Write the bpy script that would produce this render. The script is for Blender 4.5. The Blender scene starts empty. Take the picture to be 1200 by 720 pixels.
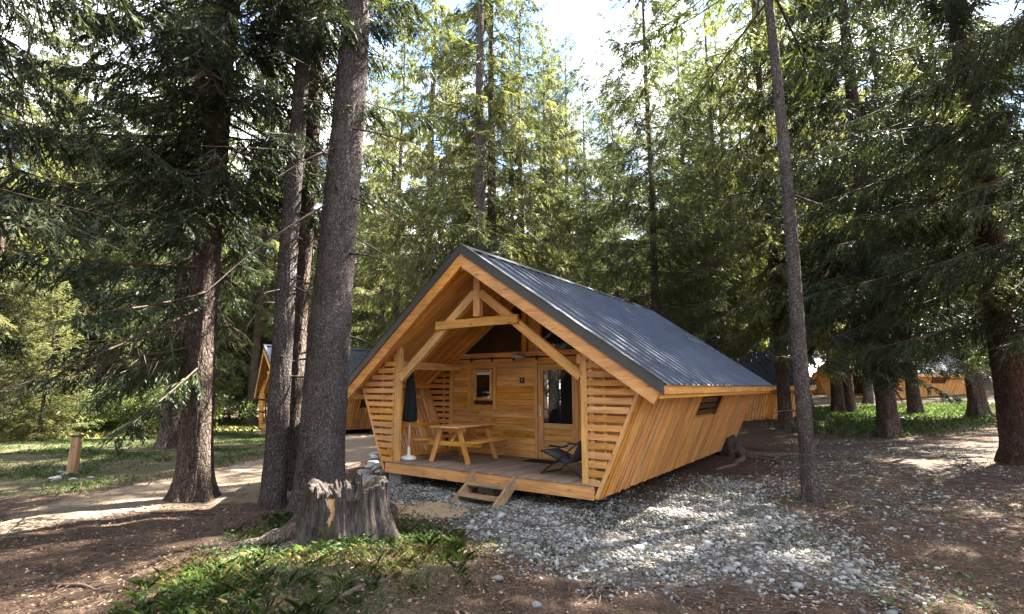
import bpy, bmesh, math, random
import numpy as np
from mathutils import Matrix, Vector

random.seed(7)
RNG = np.random.default_rng(11)
S = bpy.context.scene
R = math.radians

# ------------------------------------------------------------------ camera
CAM_Z, PITCH, FPX = 1.944, 0.154, 605.4
cam_d = bpy.data.cameras.new("camera")
cam = bpy.data.objects.new("camera", cam_d)
S.collection.objects.link(cam)
cam.location = (0, 0, CAM_Z)
cam.rotation_euler = (math.pi / 2 + PITCH, 0, 0)
cam_d.sensor_width = 36
cam_d.lens = 36 * FPX / 1200
cam_d.clip_start = 0.05
cam_d.clip_end = 3000
S.camera = cam
S.render.resolution_x, S.render.resolution_y = 1024, 614

# ------------------------------------------------------------------ light and exposure
SUN_DIR = Vector((0.85, 0.53, 0.0)).normalized()
SUN_EL = R(48)
sd = Vector((SUN_DIR.x * math.cos(SUN_EL), SUN_DIR.y * math.cos(SUN_EL), math.sin(SUN_EL)))
sun_d = bpy.data.lights.new("sun", 'SUN')
sun_d.energy = 5.0
sun_d.angle = R(0.5)
sun_d.color = (1.0, 0.94, 0.84)
sun = bpy.data.objects.new("sun", sun_d)
S.collection.objects.link(sun)
sun.rotation_euler = sd.to_track_quat('Z', 'Y').to_euler()
sun.location = sd * 60

W = bpy.data.worlds.new("World")
S.world = W
W.use_nodes = True
nt = W.node_tree
nt.nodes.clear()
wo = nt.nodes.new('ShaderNodeOutputWorld')
bg = nt.nodes.new('ShaderNodeBackground')
sky = nt.nodes.new('ShaderNodeTexSky')
sky.sky_type = 'NISHITA'
sky.sun_disc = False
sky.sun_elevation = SUN_EL
sky.sun_rotation = math.atan2(SUN_DIR.x, SUN_DIR.y)
sky.air_density = 1.0
sky.dust_density = 0.3
sky.ozone_density = 3.0
tc = nt.nodes.new('ShaderNodeTexCoord')
mp = nt.nodes.new('ShaderNodeMapping')
mp.inputs['Scale'].default_value = (1.3, 1.3, 2.6)
cn = nt.nodes.new('ShaderNodeTexNoise')
cn.inputs['Scale'].default_value = 2.1
cn.inputs['Detail'].default_value = 7
cn.inputs['Roughness'].default_value = 0.6
cr = nt.nodes.new('ShaderNodeValToRGB')
cr.color_ramp.elements[0].position = 0.45
cr.color_ramp.elements[1].position = 0.60
cm = nt.nodes.new('ShaderNodeMixRGB')
cm.inputs['Color2'].default_value = (9.5, 9.5, 9.6, 1)
nt.links.new(tc.outputs['Generated'], mp.inputs['Vector'])
nt.links.new(mp.outputs['Vector'], cn.inputs['Vector'])
nt.links.new(cn.outputs['Fac'], cr.inputs['Fac'])
nt.links.new(cr.outputs['Color'], cm.inputs['Fac'])
nt.links.new(sky.outputs['Color'], cm.inputs['Color1'])
nt.links.new(cm.outputs['Color'], bg.inputs['Color'])
bg.inputs['Strength'].default_value = 0.05
nt.links.new(bg.outputs[0], wo.inputs[0])

S.view_settings.view_transform = 'Standard'
S.view_settings.look = 'None'
S.view_settings.gamma = 1.0
S.view_settings.exposure = 3.95
S.render.engine = 'CYCLES'
S.cycles.use_denoising = True
S.cycles.denoising_prefilter = 'NONE'
S.cycles.use_adaptive_sampling = False
try:
    S.cycles.denoiser = 'OPENIMAGEDENOISE'
    S.cycles.denoising_input_passes = 'RGB_ALBEDO_NORMAL'
except Exception:
    pass
S.cycles.max_bounces = 7
S.cycles.diffuse_bounces = 4
S.cycles.glossy_bounces = 3
S.cycles.transmission_bounces = 4
S.cycles.sample_clamp_indirect = 6

COL = S.collection


# ------------------------------------------------------------------ small helpers
def sp(v):
    return np.logaddexp(0, v)


def sstep(a, b, v):
    t = np.clip((v - a) / (b - a), 0, 1)
    return t * t * (3 - 2 * t)


def ground_z(x, y):
    x = np.asarray(x, float)
    y = np.asarray(y, float)
    z = 0.40 * np.exp(-(((x + 1.35) / 1.55) ** 2 + ((y - 4.75) / 1.75) ** 2))
    z = z + 0.035 * sp((x - 4) * 1.5) / 1.5 + 0.012 * sp(y - 15) * sstep(-2, 4, x)
    z = z - 0.034 * sp(y - 14) * sstep(-1, -6, x)
    z = z + 0.34 * sp((np.hypot(x, y) - 85) / 6) * 6
    z = z + 0.022 * np.sin(x * 1.7 + 0.6 * y) * np.cos(y * 1.3 - 0.4 * x) + 0.012 * np.sin(3.9 * x + 1.1) * np.sin(3.3 * y + 2)
    # flat pad under the main cabin
    return z


CT, ST = math.cos(0.613), math.sin(0.613)
CAB = (-0.686, 9.859)


def cab_w(x, y):
    """cabin-local to world"""
    return CAB[0] + x * CT + y * ST, CAB[1] - x * ST + y * CT


def pix_ray(px, py):
    cp, s_ = math.cos(PITCH), math.sin(PITCH)
    a = (px - 600) / FPX
    u = (360 - py) / FPX
    return np.array([a, cp - u * s_, s_ + u * cp])


def G(px, py, dz=0.0):
    """where the line of sight through a photo pixel meets the terrain"""
    d = pix_ray(px, py)
    t = 2.0
    while t < 400:
        p = d * t
        if CAM_Z + p[2] <= ground_z(p[0], p[1]) + dz:
            break
        t *= 1.004
    return float(p[0]), float(p[1])


def at_depth(px, Y):
    """ground point at distance Y along the view under a photo column near the horizon"""
    return (px - 600) / FPX * Y * 1.0, Y


def link(o, parent=None):
    COL.objects.link(o)
    if parent is not None:
        o.parent = parent
    return o


def tag(o, label=None, cat=None, group=None, kind=None):
    if label:
        o['label'] = label
    if cat:
        o['category'] = cat
    if group:
        o['group'] = group
    if kind:
        o['kind'] = kind
    return o


def empty(name, loc, rz=0, parent=None):
    o = bpy.data.objects.new(name, None)
    o.empty_display_size = 0.2
    o.location = loc
    o.rotation_euler = (0, 0, rz)
    return link(o, parent)


def copy_tree(o, parent=None, skip=()):
    c = o.copy()
    link(c)
    if parent is not None:
        c.parent = parent
        c.matrix_parent_inverse = o.matrix_parent_inverse.copy()
    for ch in o.children:
        if ch.name.split('.')[0] not in skip:
            copy_tree(ch, c, skip)
    return c


def mesh_from(name, V, F, mat=None, smooth=False):
    me = bpy.data.meshes.new(name)
    me.from_pydata([tuple(v) for v in V], [], [tuple(f) for f in F])
    if mat:
        me.materials.append(mat)
    if smooth:
        me.polygons.foreach_set('use_smooth', [True] * len(me.polygons))
    me.update()
    return me


def quads_mesh(name, V, n, mat, smooth=False, k=4):
    """V: (n*k,3) array, faces are consecutive k-tuples"""
    me = bpy.data.meshes.new(name)
    nv = n * k
    me.vertices.add(nv)
    me.vertices.foreach_set('co', np.ascontiguousarray(V, dtype=np.float32).ravel())
    me.loops.add(nv)
    me.loops.foreach_set('vertex_index', np.arange(nv, dtype=np.int32))
    me.polygons.add(n)
    me.polygons.foreach_set('loop_start', np.arange(0, nv, k, dtype=np.int32))
    me.materials.append(mat)
    me.update(calc_edges=True)
    return me


def indexed_mesh(name, V, F, mat, smooth=False):
    """V (n,3) float, F (m,k) int with constant k"""
    me = bpy.data.meshes.new(name)
    m, k = F.shape
    me.vertices.add(len(V))
    me.vertices.foreach_set('co', np.ascontiguousarray(V, dtype=np.float32).ravel())
    me.loops.add(m * k)
    me.loops.foreach_set('vertex_index', np.ascontiguousarray(F, dtype=np.int32).ravel())
    me.polygons.add(m)
    me.polygons.foreach_set('loop_start', np.arange(0, m * k, k, dtype=np.int32))
    if smooth:
        me.polygons.foreach_set('use_smooth', np.ones(m, dtype=bool))
    me.materials.append(mat)
    me.update(calc_edges=True)
    return me


# ------------------------------------------------------------------ materials
class NT:
    def __init__(self, name):
        self.m = bpy.data.materials.new(name)
        self.m.use_nodes = True
        self.t = self.m.node_tree
        self.b = self.t.nodes['Principled BSDF']
        self.out = self.t.nodes['Material Output']

    def n(self, typ, **kw):
        nd = self.t.nodes.new(typ)
        for k, v in kw.items():
            if k.startswith('_'):
                setattr(nd, k[1:], v)
            else:
                nd.inputs[k.replace('9', ' ')].default_value = v
        return nd

    def l(self, a, b):
        self.t.links.new(a, b)

    def ramp(self, src, stops):
        r = self.n('ShaderNodeValToRGB')
        e = r.color_ramp.elements
        while len(e) > 1:
            e.remove(e[-1])
        e[0].position = stops[0][0]
        e[0].color = (*stops[0][1], 1)
        for p, c in stops[1:]:
            q = e.new(p)
            q.color = (*c, 1)
        self.l(src, r.inputs['Fac'])
        return r.outputs['Color']

    def mix(self, a, b, fac, mode='MIX'):
        m = self.n('ShaderNodeMixRGB')
        m.blend_type = mode
        for s, i in ((a, 'Color1'), (b, 'Color2'), (fac, 'Fac')):
            if isinstance(s, (int, float)):
                m.inputs[i].default_value = s
            elif isinstance(s, tuple):
                m.inputs[i].default_value = (*s, 1)
            else:
                self.l(s, m.inputs[i])
        return m.outputs['Color']

    def math(self, op, a, b=0.0):
        m = self.n('ShaderNodeMath')
        m.operation = op
        for s, i in ((a, 0), (b, 1)):
            if isinstance(s, (int, float)):
                m.inputs[i].default_value = s
            else:
                self.l(s, m.inputs[i])
        return m.outputs[0]

    def coords(self, scale=(1, 1, 1), rnd=0.0):
        tc = self.n('ShaderNodeTexCoord')
        mp = self.n('ShaderNodeMapping')
        mp.inputs['Scale'].default_value = scale
        v = tc.outputs['Object']
        if rnd:
            oi = self.n('ShaderNodeObjectInfo')
            sc = self.math('MULTIPLY', oi.outputs['Random'], rnd)
            cx = self.n('ShaderNodeCombineXYZ')
            for i in range(3):
                self.l(sc, cx.inputs[i])
            ad = self.n('ShaderNodeVectorMath')
            ad.operation = 'ADD'
            self.l(v, ad.inputs[0])
            self.l(cx.outputs[0], ad.inputs[1])
            v = ad.outputs[0]
        self.l(v, mp.inputs['Vector'])
        return mp.outputs['Vector']

    def noise(self, vec, scale, detail=4, rough=0.6, dist=0.0):
        n = self.n('ShaderNodeTexNoise')
        n.inputs['Scale'].default_value = scale
        n.inputs['Detail'].default_value = detail
        n.inputs['Roughness'].default_value = rough
        n.inputs['Distortion'].default_value = dist
        self.l(vec, n.inputs['Vector'])
        return n.outputs['Fac']

    def voro(self, vec, scale, feature='F1', out='Distance', rand=1.0):
        n = self.n('ShaderNodeTexVoronoi')
        n.feature = feature
        n.inputs['Scale'].default_value = scale
        n.inputs['Randomness'].default_value = rand
        self.l(vec, n.inputs['Vector'])
        return n.outputs[out]

    def bump(self, h, strength=0.4, dist=0.01):
        b = self.n('ShaderNodeBump')
        b.inputs['Strength'].default_value = strength
        b.inputs['Distance'].default_value = dist
        self.l(h, b.inputs['Height'])
        self.l(b.outputs['Normal'], self.b.inputs['Normal'])

    def col(self, c):
        if isinstance(c, tuple):
            self.b.inputs['Base Color'].default_value = (*c, 1)
        else:
            self.l(c, self.b.inputs['Base Color'])

    def p(self, **kw):
        for k, v in kw.items():
            self.b.inputs[k.replace('_', ' ')].default_value = v
        return self


def wood(name, dark, mid, light, rough=0.6, knots=True, var=0.35):
    m = NT(name)
    v = m.coords((1.6, 22, 22), 37.0)
    g = m.noise(v, 1.0, 6, 0.65, 0.6)
    c = m.ramp(g, [(0.28, dark), (0.5, mid), (0.72, light)])
    v2 = m.coords((0.9, 3, 3), 53.0)
    w = m.noise(v2, 1.4, 3)
    c = m.mix(c, m.ramp(w, [(0.35, (0.55, 0.48, 0.42)), (0.65, (1.12, 1.08, 1.0))]), 0.55, 'MULTIPLY')
    if knots:
        v3 = m.coords((2.2, 7.0, 7.0), 91.0)
        k = m.voro(v3, 1.0)
        kk = m.ramp(k, [(0.05, (0.25, 0.13, 0.06)), (0.13, (1, 1, 1))])
        c = m.mix(c, kk, 0.85, 'MULTIPLY')
    oi = m.n('ShaderNodeObjectInfo')
    hs = m.n('ShaderNodeHueSaturation')
    m.l(c, hs.inputs['Color'])
    m.l(m.math('ADD', m.math('MULTIPLY', oi.outputs['Random'], var), 1 - var * 0.5), hs.inputs['Value'])
    r2 = m.math('FRACT', m.math('MULTIPLY', oi.outputs['Random'], 13.7))
    m.l(m.math('ADD', m.math('MULTIPLY', r2, 0.014), 0.493), hs.inputs['Hue'])
    r3 = m.math('FRACT', m.math('MULTIPLY', oi.outputs['Random'], 71.3))
    m.l(m.math('ADD', m.math('MULTIPLY', r3, 0.22), 0.86), hs.inputs['Saturation'])
    m.col(hs.outputs['Color'])
    m.p(Roughness=rough, Specular_IOR_Level=0.3)
    m.bump(g, 0.35, 0.004)
    return m.m


M = {}
M['larch'] = wood('larch wood', (0.42, 0.180, 0.036), (0.68, 0.335, 0.078), (0.78, 0.45, 0.13))
M['beam'] = wood('beam wood', (0.42, 0.19, 0.045), (0.66, 0.33, 0.080), (0.76, 0.43, 0.13), var=0.15)
M['batten'] = wood('batten wood', (0.38, 0.165, 0.044), (0.62, 0.31, 0.088), (0.72, 0.41, 0.145), var=0.34)
M['soffit'] = wood('soffit wood', (0.46, 0.205, 0.044), (0.68, 0.34, 0.078), (0.78, 0.44, 0.13), var=0.4)
M['door'] = wood('door wood', (0.46, 0.24, 0.075), (0.64, 0.36, 0.12), (0.72, 0.45, 0.18), knots=False, var=0.12)
M['deck'] = wood('weathered deck wood', (0.15, 0.105, 0.075), (0.25, 0.185, 0.135), (0.35, 0.27, 0.21), 0.75, True, 0.35)
M['fascia'] = wood('step wood', (0.20, 0.135, 0.075), (0.33, 0.235, 0.135), (0.43, 0.33, 0.21), 0.7, True, 0.25)
M['oldpost'] = wood('post wood', (0.30, 0.16, 0.07), (0.46, 0.27, 0.13), (0.55, 0.36, 0.2), 0.7, True, 0.1)
M['hatch'] = wood('dark red shutter wood', (0.10, 0.045, 0.02), (0.17, 0.08, 0.035), (0.22, 0.11, 0.05), 0.8, False)
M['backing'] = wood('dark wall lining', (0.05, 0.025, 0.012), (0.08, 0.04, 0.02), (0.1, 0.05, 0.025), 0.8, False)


def simple(name, c, rough=0.5, metal=0.0, spec=0.5, nz=0.0, nscale=8.0):
    m = NT(name)
    if nz:
        f = m.noise(m.coords(), nscale, 5)
        m.col(m.ramp(f, [(0.3, tuple(x * (1 - nz) for x in c)), (0.7, tuple(min(1, x * (1 + nz)) for x in c))]))
        m.bump(f, 0.2, 0.005)
    else:
        m.col(c)
    m.p(Roughness=rough, Metallic=metal, Specular_IOR_Level=spec)
    return m.m


def roof_metal():
    m = NT('slate coated steel')
    f = m.noise(m.coords(), 1.2, 6, 0.7)
    m.col(m.ramp(f, [(0.3, (0.038, 0.044, 0.060)), (0.7, (0.068, 0.076, 0.096))]))
    rr = m.ramp(m.noise(m.coords(), 5.0, 5), [(0.3, (0.26,) * 3), (0.7, (0.34,) * 3)])
    m.l(rr, m.b.inputs['Roughness'])
    m.p(Metallic=0.75, Specular_IOR_Level=0.6)
    return m.m


M['roof'] = roof_metal()
M['flash'] = simple('grey verge steel', (0.055, 0.056, 0.052), 0.55, 0.1, 0.4, 0.15, 4)
M['glass'] = simple('dark window glass', (0.012, 0.012, 0.014), 0.02, 0, 1.0)  # opaque; the dark inside behind is put into the pane colour
M['white'] = simple('white plastic', (0.75, 0.75, 0.73), 0.4, 0, 0.5, 0.05)
M['steel'] = simple('brushed steel', (0.55, 0.55, 0.55), 0.3, 0.9)
M['black'] = simple('black plastic', (0.015, 0.015, 0.016), 0.5)
M['rubber'] = simple('coir mat fibre', (0.022, 0.02, 0.02), 0.95, 0, 0.1, 0.4, 60)
M['canvas'] = simple('dark canvas', (0.014, 0.018, 0.02), 0.9, 0, 0.2, 0.4, 9)
M['sling'] = simple('grey mesh fabric', (0.09, 0.085, 0.10), 0.8, 0, 0.2, 0.2, 90)
M['frame'] = simple('dark tube metal', (0.03, 0.03, 0.033), 0.4, 0.6)
M['concrete'] = simple('concrete', (0.22, 0.22, 0.21), 0.9, 0, 0.2, 0.25, 12)
M['sign'] = simple('dark green plaque', (0.008, 0.035, 0.028), 0.4)
M['lampglass'] = simple('frosted lamp glass', (0.45, 0.46, 0.46), 0.15, 0.2, 0.6, 0.3, 30)
M['redcloth'] = simple('red cloth', (0.35, 0.02, 0.03), 0.9, 0, 0.2, 0.2)


def bark(name, dark, mid, light, scale=16, flecks=0.25, rough=0.9):
    m = NT(name)
    v = m.coords((1, 1, 0.42), 9.0)
    n0 = m.noise(m.coords((1, 1, 1), 9.0), 9, 5)
    vd = m.n('ShaderNodeVectorMath')
    vd.operation = 'ADD'
    cx = m.n('ShaderNodeCombineXYZ')
    for i in range(3):
        m.l(m.math('MULTIPLY', n0, 0.06), cx.inputs[i])
    m.l(v, vd.inputs[0])
    m.l(cx.outputs[0], vd.inputs[1])
    d = m.voro(vd.outputs[0], scale, 'DISTANCE_TO_EDGE')
    pl = m.voro(vd.outputs[0], scale, 'F1', 'Color')
    fine = m.noise(m.coords((1, 1, 0.5), 9.0), 60, 4)
    big = m.noise(m.coords((1, 1, 0.6), 9.0), 2.2, 4)
    c = m.ramp(pl, [(0.1, mid), (0.55, tuple((a + b) / 2 for a, b in zip(mid, light))), (0.9, light)])
    c = m.mix(dark, c, m.ramp(d, [(0.0, (0.15,) * 3), (0.12, (1,) * 3)]))
    c = m.mix(c, m.ramp(fine, [(0.35, (0.55, 0.52, 0.5)), (0.65, (1.15, 1.15, 1.15))]), 0.8, 'MULTIPLY')
    c = m.mix(c, m.ramp(big, [(0.35, (0.65, 0.62, 0.6)), (0.65, (1.1, 1.1, 1.08))]), 0.8, 'MULTIPLY')
    fl = m.noise(m.coords((1, 1, 0.8), 4.0), 38, 2)
    c = m.mix(c, (0.34, 0.34, 0.31), m.math('MULTIPLY', m.ramp(fl, [(0.64, (0,) * 3), (0.72, (1,) * 3)]), flecks))
    m.col(c)
    h = m.math('ADD', m.ramp(d, [(0.0, (0,) * 3), (0.25, (1,) * 3)]), m.math('MULTIPLY', fine, 0.6))
    m.p(Roughness=rough, Specular_IOR_Level=0.15)
    m.bump(h, 0.9, 0.02)
    return m.m


M['bark_grey'] = bark('grey spruce bark', (0.030, 0.024, 0.021), (0.095, 0.078, 0.071), (0.17, 0.148, 0.138), 36, 0.8)
M['bark_brown'] = bark('brown spruce bark', (0.022, 0.015, 0.012), (0.068, 0.049, 0.038), (0.14, 0.108, 0.088), 20, 0.4)
M['bark_red'] = bark('red brown spruce bark', (0.02, 0.012, 0.009), (0.062, 0.037, 0.027), (0.115, 0.072, 0.053), 26, 0.2)
M['limb'] = simple('spruce limb bark', (0.085, 0.062, 0.048), 0.95, 0, 0.1, 0.4, 20)
def fibre(name, dark, mid, light):
    m = NT(name)
    f = m.noise(m.coords((20, 20, 1.6), 9.0), 1.6, 7, 0.7, 0.8)
    g = m.noise(m.coords((1, 1, 1), 9.0), 5, 5, 0.65)
    c = m.ramp(f, [(0.30, dark), (0.48, mid), (0.70, light)])
    c = m.mix(c, m.ramp(g, [(0.3, (0.5, 0.48, 0.47)), (0.7, (1.25, 1.22, 1.2))]), 0.85, 'MULTIPLY')
    ms = m.noise(m.coords((1, 1, 1), 3.0), 3.2, 4, 0.7)
    c = m.mix(c, (0.11, 0.10, 0.03), m.math('MULTIPLY', m.ramp(ms, [(0.56, (0,) * 3), (0.66, (1,) * 3)]), 0.55))
    m.col(c)
    m.p(Roughness=0.92, Specular_IOR_Level=0.12)
    m.bump(m.math('ADD', f, m.math('MULTIPLY', g, 0.7)), 0.9, 0.03)
    return m.m


M['stump'] = fibre('rotting stump wood', (0.018, 0.015, 0.013), (0.068, 0.057, 0.049), (0.155, 0.137, 0.122))
M['rootwood'] = bark('weathered root bark', (0.06, 0.04, 0.03), (0.15, 0.115, 0.09), (0.24, 0.195, 0.165), 24, 0.3)
M['baresplit'] = wood('bare split wood', (0.30, 0.19, 0.1), (0.46, 0.31, 0.17), (0.55, 0.40, 0.25), 0.8, False)


def leaf(name, dark, light, young, trans=0.5, nscale=0.9, rw=0.5, tcol=(1.75, 1.7, 0.95)):
    m = NT(name)
    ge = m.n('ShaderNodeNewGeometry')
    rp = ge.outputs['Random Per Island']
    cl = m.noise(m.coords((1, 1, 1), 20.0), nscale, 3)
    f = m.math('ADD', m.math('MULTIPLY', rp, rw), m.math('MULTIPLY', cl, 1.1 - rw))
    c = m.ramp(f, [(0.22, dark), (0.58, light), (0.86, young)])
    oi = m.n('ShaderNodeObjectInfo')
    hs = m.n('ShaderNodeHueSaturation')
    m.l(c, hs.inputs['Color'])
    m.l(m.math('ADD', m.math('MULTIPLY', oi.outputs['Random'], 0.35), 0.83), hs.inputs['Value'])
    r2 = m.math('FRACT', m.math('MULTIPLY', oi.outputs['Random'], 17.3))
    m.l(m.math('ADD', m.math('MULTIPLY', r2, 0.025), 0.485), hs.inputs['Hue'])
    c = hs.outputs['Color']
    m.col(c)
    m.p(Roughness=0.55, Specular_IOR_Level=0.25)
    tr = m.n('ShaderNodeBsdfTranslucent')
    m.l(m.mix(c, tcol, 1.0, 'MULTIPLY'), tr.inputs['Color'])
    ms = m.n('ShaderNodeMixShader')
    ms.inputs[0].default_value = trans
    m.l(m.b.outputs[0], ms.inputs[1])
    m.l(tr.outputs[0], ms.inputs[2])
    m.l(ms.outputs[0], m.out.inputs['Surface'])
    return m.m


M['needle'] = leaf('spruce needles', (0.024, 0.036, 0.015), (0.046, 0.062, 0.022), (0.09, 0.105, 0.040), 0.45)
M['needle_d'] = leaf('shade-darkened spruce needles', (0.012, 0.019, 0.009), (0.024, 0.034, 0.013), (0.055, 0.070, 0.026), 0.25)  # backlit shade of the near boughs is put into this darker colour
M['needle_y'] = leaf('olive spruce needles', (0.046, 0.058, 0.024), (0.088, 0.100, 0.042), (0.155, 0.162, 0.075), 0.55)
M['grass'] = leaf('grass blades', (0.038, 0.062, 0.021), (0.070, 0.105, 0.033), (0.14, 0.16, 0.07), 0.35, 2.0, 0.8, (1.3, 1.6, 0.9))
M['herb'] = leaf('herb leaves', (0.028, 0.062, 0.018), (0.050, 0.100, 0.027), (0.080, 0.130, 0.040), 0.35, 3.0, 0.8, (1.3, 1.6, 0.8))
M['meadow'] = leaf('dry meadow grass', (0.11, 0.115, 0.042), (0.19, 0.18, 0.075), (0.27, 0.245, 0.12), 0.35, 0.6)
M['shrubleaf'] = leaf('shrub leaves', (0.04, 0.065, 0.02), (0.075, 0.10, 0.03), (0.13, 0.14, 0.05), 0.4, 1.5)


# ------------------------------------------------------------------ box pieces (shared meshes)
BOX = {}


def box_mesh(l, w, t, mat, bev=0.004, name='plank'):
    key = (round(l, 3), round(w, 3), round(t, 3), mat.name, bev)
    if key in BOX:
        return BOX[key]
    bm = bmesh.new()
    bmesh.ops.create_cube(bm, size=1.0)
    for v in bm.verts:
        v.co = Vector((v.co.x * l, v.co.y * w, v.co.z * t))
    if bev:
        bmesh.ops.bevel(bm, geom=bm.edges[:], offset=bev, segments=1, affect='EDGES')
    me = bpy.data.meshes.new(name)
    bm.to_mesh(me)
    bm.free()
    me.materials.append(mat)
    BOX[key] = me
    return me


def piece(name, parent, p0, p1, w, t, mat, wdir=(0, 0, 1), bev=0.004, label=None):
    """a board from p0 to p1 (parent's coordinates), width w along wdir, thickness t"""
    p0 = Vector(p0)
    p1 = Vector(p1)
    X = (p1 - p0)
    L = X.length
    X.normalize()
    Y = Vector(wdir)
    Y = (Y - X * Y.dot(X)).normalized()
    Z = X.cross(Y)
    o = bpy.data.objects.new(name, box_mesh(L, w, t, mat, bev, name))
    mt = Matrix((X, Y, Z)).transposed().to_4x4()
    mt.translation = (p0 + p1) / 2
    o.matrix_local = mt
    link(o, parent)
    o.matrix_local = mt
    if label:
        o['label'] = label
    return o


def prism(name, parent, poly, n, t, mat):
    """flat polygon (3D points) extruded by t along n"""
    n = Vector(n).normalized() * t
    k = len(poly)
    V = [Vector(p) for p in poly] + [Vector(p) + n for p in poly]
    F = [tuple(range(k))[::-1], tuple(range(k, 2 * k))] + [(i, (i + 1) % k, (i + 1) % k + k, i + k) for i in range(k)]
    bm = bmesh.new()
    vs = [bm.verts.new(v) for v in V]
    for f in F:
        bm.faces.new([vs[i] for i in f])
    bmesh.ops.recalc_face_normals(bm, faces=bm.faces)
    me = bpy.data.meshes.new(name)
    bm.to_mesh(me)
    bm.free()
    me.materials.append(mat)
    return link(bpy.data.objects.new(name, me), parent)


def tube_arrays(P, rad, k=6):
    """tube along points P (n,3) with radii; returns V,F(quads)"""
    P = np.asarray(P, float)
    n = len(P)
    T = np.gradient(P, axis=0)
    T /= np.linalg.norm(T, axis=1)[:, None] + 1e-9
    ref = np.array([0, 0, 1.0]) if abs(T[0][2]) < 0.9 else np.array([1.0, 0, 0])
    A = np.cross(T, ref)
    A /= np.linalg.norm(A, axis=1)[:, None] + 1e-9
    B = np.cross(T, A)
    ang = np.linspace(0, 2 * np.pi, k, endpoint=False)
    rad = np.broadcast_to(np.asarray(rad, float), (n,))
    V = P[:, None, :] + rad[:, None, None] * (np.cos(ang)[None, :, None] * A[:, None, :] + np.sin(ang)[None, :, None] * B[:, None, :])
    F = []
    for i in range(n - 1):
        for j in range(k):
            F.append((i * k + j, i * k + (j + 1) % k, (i + 1) * k + (j + 1) % k, (i + 1) * k + j))
    return V.reshape(-1, 3), F


def tube(name, parent, P, rad, mat, k=8, caps=True, smooth=True):
    V, F = tube_arrays(P, rad, k)
    n = len(P)
    F = list(F)
    if caps:
        F.append(tuple(range(k))[::-1])
        F.append(tuple(range((n - 1) * k, n * k)))
    return link(bpy.data.objects.new(name, mesh_from(name, V, F, mat, smooth)), parent)


def lathe(name, parent, prof, mat, k=20, loc=(0, 0, 0)):
    P = [(loc[0], loc[1], loc[2] + z) for r, z in prof]
    V, F = [], []
    for r, z in prof:
        for j in range(k):
            a = 2 * math.pi * j / k
            V.append((loc[0] + r * math.cos(a), loc[1] + r * math.sin(a), loc[2] + z))
    for i in range(len(prof) - 1):
        for j in range(k):
            F.append((i * k + j, i * k + (j + 1) % k, (i + 1) * k + (j + 1) % k, (i + 1) * k + j))
    F.append(tuple(range(k))[::-1])
    F.append(tuple(range((len(prof) - 1) * k, len(prof) * k)))
    return link(bpy.data.objects.new(name, mesh_from(name, V, F, mat, True)), parent)


# ------------------------------------------------------------------ terrain
def axis_pts(lo, hi, c0, c1, fine, grow=1.09):
    a = list(np.arange(c0, c1 + 1e-6, fine))
    s, v = fine, a[-1]
    while v < hi:
        s *= grow
        v += s
        a.append(v)
    s, v = fine, a[0]
    b = []
    while v > lo:
        s *= grow
        v -= s
        b.append(v)
    return np.array(b[::-1] + a)


def poly_px(pts):
    return np.array([G(*p) for p in pts])


def inside(poly, x, y, soft=0.35):
    """soft mask of a polygon: signed distance through a smoothstep"""
    x = np.asarray(x)
    y = np.asarray(y)
    ins = np.zeros(x.shape, bool)
    dmin = np.full(x.shape, 1e9)
    n = len(poly)
    for i in range(n):
        x0, y0 = poly[i]
        x1, y1 = poly[(i + 1) % n]
        cond = ((y0 > y) != (y1 > y)) & (x < (x1 - x0) * (y - y0) / (y1 - y0 + 1e-12) + x0)
        ins ^= cond
        dx, dy = x1 - x0, y1 - y0
        t = np.clip(((x - x0) * dx + (y - y0) * dy) / (dx * dx + dy * dy + 1e-12), 0, 1)
        dmin = np.minimum(dmin, np.hypot(x - x0 - t * dx, y - y0 - t * dy))
    sdist = np.where(ins, dmin, -dmin)
    return sstep(-soft, soft, sdist)


GRAVEL = poly_px([(446, 562), (560, 575), (640, 585), (702, 592), (780, 578), (830, 560), (890, 565), (900, 590), (985, 632), (1075, 700),
                  (960, 694), (850, 690), (740, 690), (640, 668), (565, 640), (530, 616), (556, 596), (500, 588), (452, 588)])
SAND = poly_px([(462, 588), (556, 592), (540, 607), (470, 608)])
PATH = poly_px([(440, 504), (400, 506), (330, 533), (240, 552), (150, 570), (40, 596), (0, 612), (0, 630), (120, 606), (230, 592), (320, 590), (400, 560), (452, 528)])
SHADEGRASS = poly_px([(-200, 512), (320, 506), (330, 532), (200, 556), (60, 580), (-300, 600)])
MEADOW = poly_px([(-300, 492), (310, 490), (320, 507), (190, 512), (-300, 524)])
BANK = poly_px([(150, 716), (215, 672), (300, 622), (350, 600), (480, 604), (525, 622), (545, 660), (520, 716), (420, 740), (200, 760)])
RSCREE = poly_px([(905, 575), (880, 545), (930, 515), (1190, 520), (1230, 590), (1180, 640), (1010, 640)])
RGRASS = poly_px([(925, 500), (930, 478), (1150, 474), (1180, 492), (1060, 512), (950, 508)])


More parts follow.
